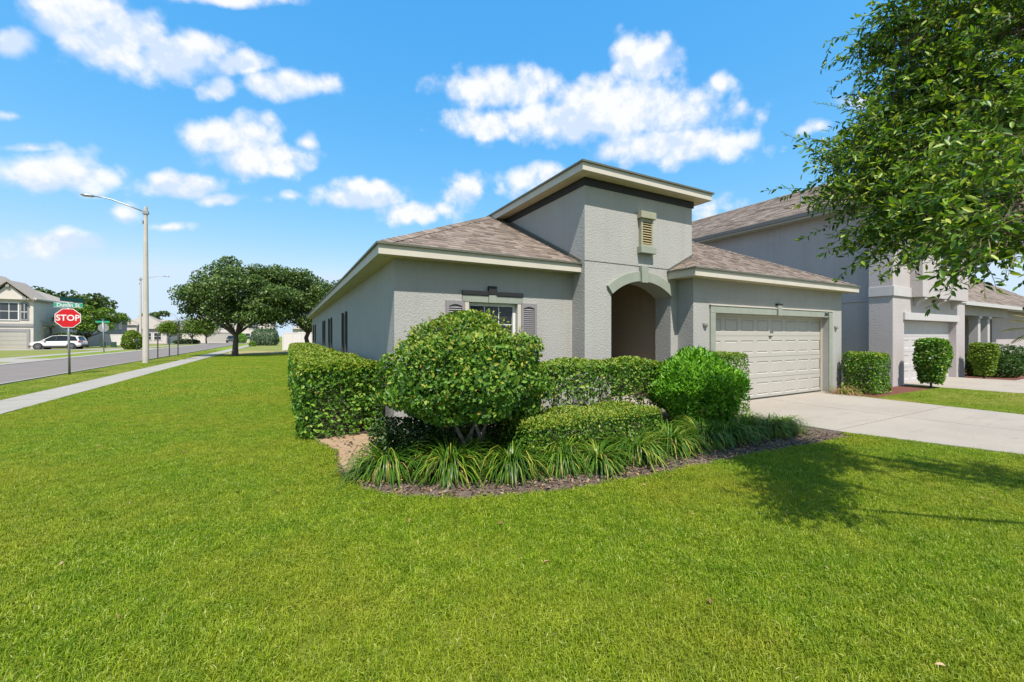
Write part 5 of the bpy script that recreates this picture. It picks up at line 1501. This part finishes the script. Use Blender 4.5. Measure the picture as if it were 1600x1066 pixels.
# ------------------------------------------------------------------ street furniture
def street_light(label, x, y, h, arm_dir, arm_len):
    t = thing('street_lamp', label, 'street lamp', (x, y, 0), 'street lamps')
    part('pole', MB().tube([(x, y, 0), (x, y, h*.5), (x, y, h)], [.155, .125, .085], 12), M['conc_pole'], t, smooth=False)
    ax = Vector((arm_dir, 0, 0))
    p0 = Vector((x, y, h - .32)); pts = [p0, p0 + ax*arm_len*.35 + Vector((0, 0, .28)), p0 + ax*arm_len*.68 + Vector((0, 0, .52)), p0 + ax*arm_len*.86 + Vector((0, 0, .58)), p0 + ax*arm_len + Vector((0, 0, .58))]
    part('arm', MB().tube(pts, .033, 8), M['metal'], t, smooth=True)
    e = pts[-1]
    lm = MB().add([(e.x - .05, e.y - .09, e.z - .03), (e.x + .05, e.y - .09, e.z - .03), (e.x + .05, e.y + .09, e.z - .03), (e.x - .05, e.y + .09, e.z - .03)], [])
    prof = [(0, .04, .03), (.12, .11, .075), (.34, .15, .095), (.5, .13, .07), (.58, .06, .03)]
    vs = []; fs = []
    for k, (s, w, hh) in enumerate(prof):
        for (u, v) in ((-1, -.35), (-.9, .4), (-.4, 1), (.4, 1), (.9, .4), (1, -.35)):
            vs.append((e.x + arm_dir*s, e.y + u*w, e.z + v*hh))
    for k in range(len(prof) - 1):
        for j in range(6): fs.append((k*6+j, k*6+(j+1)%6, (k+1)*6+(j+1)%6, (k+1)*6+j))
    fs += [(0,1,2,3,4,5), tuple(24+j for j in range(6))]
    hd_ = part('lamp_head', MB().add(vs, fs), M['metal'], t, smooth=True)
    part('lens', MB().box(*sorted((e.x + arm_dir*.1, e.x + arm_dir*.5)), e.y - .09, e.y + .09, e.z - .055, e.z - .03), M['lamp_glass'], hd_)
    part('bracket', MB().box(x - .13, x + .13, y - .12, y + .12, h - .42, h - .24), M['metal'], t)
    part('hand_hole', MB().box(x - .13, x - .10, y - .05, y + .05, h - 1.0, h - .8), M['metal_dark'], t)
    return t
street_light('tall concrete street lamp rising from the near verge', -7.2, 31.0, 9.05, -1, 2.15)
street_light('distant street lamp with its arm turned right, across the road', -16.9, 70.5, 9.3, 1, 2.4)

def octagon(r): return [(r * math.cos(R(22.5 + 45*k)), r * math.sin(R(22.5 + 45*k))) for k in range(8)]
def sign_text(txt, size, mat, parent, loc, rot, squeeze=1.0):
    o = link('lettering', text_mesh('lettering', txt, size, .002, squeeze), mat, parent)
    o.location = Vector(loc) - root_loc(parent); o.rotation_euler = rot
    return o
# stop sign with two street name blades
sx, sy = -7.72, 23.1
ST = thing('stop_sign', 'red stop sign with green street name blades on the near verge', 'stop sign', (sx, sy, 0))
part('post', MB().tube([(sx, sy, 0), (sx - .02, sy, 1.4), (sx - .035, sy, 2.95)], .038, 10), M['metal'], ST, smooth=True)
oc = .412
def octp(r, y0, y1, z): return MB().prism([(sx - .03 + u, z + v) for u, v in octagon(r)], 'y', y0, y1)
pl = part('sign_plate', octp(oc, sy - .048, sy - .044, 2.315), M['sign_white'], ST)
pr_ = part('sign_face', octp(oc - .026, sy - .051, sy - .0485, 2.315), M['sign_red'], ST)
sign_text('STOP', .335, M['sign_white'], pr_, (sx - .03, sy - .0535, 2.315), (R(90), 0, 0), .86)
n1 = part('street_name_blade', MB().box(sx - .44, sx + .40, sy - .048, sy - .044, 2.745, 2.93), M['sign_green'], ST)
part('blade_border', MB().box(sx - .44, sx + .40, sy - .0505, sy - .0485, 2.745, 2.755).box(sx - .44, sx + .40, sy - .0505, sy - .0485, 2.92, 2.93), M['sign_white'], n1)
sign_text('Dunlin St', .195, M['sign_white'], n1, (sx - .02, sy - .052, 2.835), (R(90), 0, 0), .92)
# the upper blade is turned side-on; its pale lettering is too far to read
n2 = part('street_name_blade', MB().add([(sx - .24, sy - .10, 3.0), (sx + .22, sy + .62, 2.965), (sx + .22, sy + .62, 3.14), (sx - .24, sy - .10, 3.175),
                                                    (sx - .244, sy - .098, 3.0), (sx + .216, sy + .622, 2.965), (sx + .216, sy + .622, 3.14), (sx - .244, sy - .098, 3.175)],
                                                   [(0,1,2,3),(4,7,6,5),(0,4,5,1),(1,5,6,2),(2,6,7,3),(3,7,4,0)]), M['sign_green_shaded'], ST)
part('blade_bracket', MB().box(sx - .06, sx + .0, sy - .02, sy + .02, 2.93, 2.968), M['metal'], ST)
# sign on the far side, seen from behind
fx, fy = -15.5, 53.5
FS = thing('road_sign', 'grey back of an octagonal sign with pale name blades across the road', 'road sign', (fx, fy, 0))
part('post', MB().tube([(fx, fy, 0), (fx - .08, fy, 3.1)], .04, 8), M['metal'], FS, smooth=True)
part('sign_plate', MB().prism([(fx - .06 + u, 2.38 + v) for u, v in octagon(.42)], 'y', fy + .045, fy + .05), M['metal'], FS)
part('street_name_blade', MB().box(fx - .62, fx + .38, fy + .03, fy + .034, 2.86, 3.04), M['sign_green'], FS)
part('street_name_blade', MB().box(fx - .09, fx - .086, fy - .35, fy + .35, 3.07, 3.25), M['sign_green'], FS)
for i, (px_, py_, lb) in enumerate(((-7.95, 37.0, 'thin dark marker post nearest the lamp post on the near verge'), (-7.75, 39.2, 'middle thin dark marker post of three on the near verge'), (-7.5, 40.6, 'thin dark marker post nearest the oak on the near verge'))):
    t = thing('marker_post', lb, 'post', (px_, py_, 0), 'marker posts on the verge')
    part('post', MB().box(px_ - .035, px_ + .035, py_ - .02, py_ + .02, 0, 1.72), M['metal_dark'], t)
    part('cap', MB().box(px_ - .045, px_ + .045, py_ - .03, py_ + .03, 1.722, 1.76), M['metal'], t)
for i, (x, y, lb) in enumerate(((-21.7, 74.5, 'green utility cabinet left of its twin under the young oak'), (-20.7, 74.8, 'green utility cabinet right of its twin near the far road sign'))):
    t = thing('utility_cabinet', lb, 'cabinet', (x, y, 0), 'utility cabinets')
    part('body', MB().box(x - .24, x + .24, y - .22, y + .22, .05, .72), M['util_green'], t, bevel=.03)
    part('lid', MB().box(x - .26, x + .26, y - .24, y + .24, .722, .78), M['util_green'], t, bevel=.02)
    part('base', MB().box(x - .3, x + .3, y - .28, y + .28, 0, .049), M['conc_walk'], t)
t = thing('mailbox', 'small dark mailbox across the road just left of the concrete lamp post', 'mailbox', (-14.2, 58, 0))
part('post', MB().box(-14.25, -14.17, 57.96, 58.04, 0, 1.05), M['metal_dark'], t)
part('box', MB().prism([(-14.34, 1.05), (-14.08, 1.05), (-14.08, 1.2), (-14.13, 1.28), (-14.21, 1.31), (-14.29, 1.28), (-14.34, 1.2)], 'y', 57.75, 58.25), M['metal_dark'], t)

# white fences
def fence(label, a, b, h):
    a = Vector((a[0], a[1], 0)); b = Vector((b[0], b[1], 0)); d = (b - a); L = d.length; d.normalize(); q = Vector((-d.y, d.x, 0))
    t = thing('fence', label, 'fence', tuple(a))
    n = max(1, int(L / 2.4)); s = L / n
    def slab(u0, u1, w, z0, z1):
        c = [a + d*u0 - q*w, a + d*u1 - q*w, a + d*u1 + q*w, a + d*u0 + q*w]
        return MB().add([(p.x, p.y, z0) for p in c] + [(p.x, p.y, z1) for p in c], [(0,3,2,1),(4,5,6,7),(0,1,5,4),(1,2,6,5),(2,3,7,6),(3,0,4,7)])
    for i in range(n + 1):
        po_ = part('post', slab(i*s - .06, i*s + .06, .062, 0, h + .05), M['fence_white'], t)
        part('cap', slab(i*s - .075, i*s + .075, .077, h + .051, h + .1), M['fence_white'], po_)
    for i in range(n):
        part('rail', slab(i*s + .061, (i+1)*s - .061, .03, h - .12, h), M['fence_white'], t); part('rail', slab(i*s + .061, (i+1)*s - .061, .03, .05, .2), M['fence_white'], t)
        m = max(1, int(s / .3)); w = (s - .122) / m
        for k in range(m):
            part('board', slab(i*s + .061 + k*w + .004, i*s + .061 + (k+1)*w - .004, .018, .2, h - .12), M['fence_white'], t)
    return t
fence('white vinyl fence behind the hedge and second oak', (-.45, 51.5), (10.5, 51.5), 1.98)
fence('long white vinyl fence beside the arched-entry house across the road', (-31.5, 92), (-21.5, 92), 1.85)

# ------------------------------------------------------------------ cars
def car(label, loc, rz, paint, L=4.65, big=False):
    t = thing('car', label, 'car', (0, 0, 0))
    # stations along the length (x from rear to front): x, half width, sill z, belt z
    stn = [(-2.32, .60, .50, .80), (-2.26, .80, .36, .98), (-2.0, .90, .30, 1.02), (-1.2, .93, .28, 1.00), (0, .93, .27, .98), (.9, .93, .27, .96), (1.25, .92, .27, .95), (1.75, .90, .28, .90), (2.1, .82, .32, .80), (2.3, .60, .42, .68)]
    vs = []; fs = []
    for (x, w, z0, z1) in stn:
        vs += [(x, -w*.9, z0), (x, -w, z0 + .18), (x, -w, (z0+z1)/2), (x, -w*.965, z1 - .06), (x, -w*.86, z1), (x, w*.86, z1), (x, w*.965, z1 - .06), (x, w, (z0+z1)/2), (x, w, z0 + .18), (x, w*.9, z0)]
    n = 10
    for i in range(len(stn) - 1):
        for j in range(n): fs.append((i*n+j, i*n+(j+1)%n, (i+1)*n+(j+1)%n, (i+1)*n+j))
    fs += [tuple(range(n)), tuple((len(stn)-1)*n + j for j in range(n))]
    bd = part('body', MB().add(vs, fs), paint, t, smooth=False, bevel=.02)
    # roof and pillars
    prof = [(-2.12, 1.03), (-1.75, 1.50), (-1.2, 1.62), (-.3, 1.66), (.35, 1.58), (1.28, .98)]
    cv = []; cf = []
    for k, (x, z) in enumerate(prof):
        w = .80 - .16 * (z - 1.0) / .66
        cv += [(x, -w, z), (x, w, z), (x, -w*.96, z + .03), (x, w*.96, z + .03)]
    for k in range(1, len(prof) - 2): cf.append((k*4+2, k*4+3, (k+1)*4+3, (k+1)*4+2))
    cab = MB()
    lower = [(-2.14, .83, 1.0), (-1.3, .84, 1.0), (.0, .84, .98), (1.3, .82, .95)]
    up = [(-1.78, .66, 1.5), (-1.2, .65, 1.6), (-.3, .645, 1.64), (.36, .655, 1.56)]
    cvs = []
    for (x, w, z) in lower + up: cvs += [(x, -w, z), (x, w, z)]
    cfs = []
    for k in range(3):
        for s in (0, 1): cfs.append((2*k+s, 2*k+2+s, 8+2*k+2+s, 8+2*k+s))
        cfs.append((8+2*k, 8+2*k+1, 8+2*k+3, 8+2*k+2))
    cfs += [(0, 1, 9, 8), (6, 7, 15, 14)]
    part('cabin', MB().add(cvs, cfs), M['glass'], t)
    rf = MB()
    top = [(-1.95, .62, 1.53), (-1.5, .64, 1.60), (-1.0, .65, 1.645), (-.2, .65, 1.675), (.36, .655, 1.59)]
    tv = []; tf_ = []
    for (x, w, z) in top: tv += [(x, -w, z - .05), (x, -w*.93, z), (x, w*.93, z), (x, w, z - .05)]
    for k in range(len(top) - 1):
        for j in range(3): tf_.append((k*4+j, k*4+j+1, k*4+5+j, k*4+4+j))
    part('roof', MB().add(tv, tf_), paint, t)
    for s in (-1, 1):
        for (xa, za, wa, xb, zb, wb, r_) in ((-2.05, 1.0, .83, -1.78, 1.53, .665, .09), (-1.15, 1.0, .845, -1.1, 1.61, .66, .035), (-.05, .98, .845, -.12, 1.64, .655, .04), (1.28, .96, .825, .36, 1.57, .66, .04)):
            part('pillar', MB().tube([(xa, s*wa, za), (xb, s*wb, zb)], r_, 6), paint if r_ > .05 or xa > 1 else M['plastic'], t)
        part('sill_trim', MB().box(-1.3, 1.2, min(s*.90, s*.945), max(s*.90, s*.945), .24, .40), M['plastic'], t)
        part('mirror', MB().box(.78, .98, min(s*.86, s*1.05), max(s*.86, s*1.05), 1.0, 1.14), paint, t, bevel=.03)
        part('headlamp', MB().box(1.95, 2.22, min(s*.5, s*.80), max(s*.5, s*.80), .68, .80), M['lamp_glass'], t, bevel=.03)
        part('tail_lamp', MB().box(-2.31, -2.0, min(s*.52, s*.915), max(s*.52, s*.915), .86, .98), M['tail'], t, bevel=.02)
        for x in (-1.42, 1.42):
            part('wheel_arch', MB().disc((x, s*.86, .36), .43, 'y', .17, 24), M['plastic'], t)
            w_ = part('wheel', MB().disc((x, s*.87, .35), .35, 'y', .24, 28), M['rubber'], t, bevel=.03)
            part('rim', MB().disc((x, s*.985, .35), .25, 'y', .02, 20), M['plastic'], w_)
            sp_ = MB()
            for k in range(5):
                a = k * 2*math.pi/5 + .3
                sp_.tube([(x, s*1.0, .35), (x + .23*math.cos(a), s*1.0, .35 + .23*math.sin(a))], [.045, .03], 5)
            sp_.disc((x, s*.998, .35), .06, 'y', .03, 12)
            part('spokes', sp_, M['rim'], w_)
            part('wheel_lip', MB().tube([(x + .245*math.cos(k*math.pi/10), s*1.0, .35 + .245*math.sin(k*math.pi/10)) for k in range(21)], .018, 5, cap=False), M['rim'], w_)
    part('rear_bumper', MB().box(-2.38, -2.12, -.78, .78, .34, .58), M['plastic'], t, bevel=.04)
    part('front_bumper', MB().box(2.1, 2.34, -.72, .72, .30, .48), M['plastic'], t, bevel=.04)
    part('grille', MB().box(2.22, 2.335, -.45, .45, .50, .66), M['plastic'], t)
    part('rear_window', MB().quad((-2.135, -.62, 1.06), (-2.135, .62, 1.06), (-1.86, .54, 1.46), (-1.86, -.54, 1.46)), M['glass'], t)
    part('number_plate', MB().box(-2.395, -2.381, -.17, .17, .62, .74), M['sign_white'], t)
    t.location = loc; t.rotation_euler = (0, 0, rz)
    return t
car('white pearl SUV parked nose-in on the drive behind the stop sign', (-23.9, 68.9, .01), R(180 - 4), M['car_white'])
car('dark SUV facing the street in front of the end house', (-11.6, 117.0, .01), R(-88), M['car_dark'])

# ------------------------------------------------------------------ bring every surface to its real-world reflectance for this exposure
def calibrate(m, f):
    nt = m.node_tree
    for n in list(nt.nodes):
        sock = n.inputs.get('Base Color') if n.type == 'BSDF_PRINCIPLED' else (n.inputs.get('Color') if n.type == 'BSDF_TRANSLUCENT' else None)
        if sock is None: continue
        if sock.is_linked:
            src = sock.links[0].from_socket
            nt.links.new(mixc(nt, 1.0, src, (f, f, f), 'MULTIPLY'), sock)
        else:
            v = sock.default_value; sock.default_value = (v[0]*f, v[1]*f, v[2]*f, 1)
for m in bpy.data.materials:
    if m.use_nodes:
        calibrate(m, .92 if m.name.startswith(('leaf', 'blade', 'grass')) else .78)
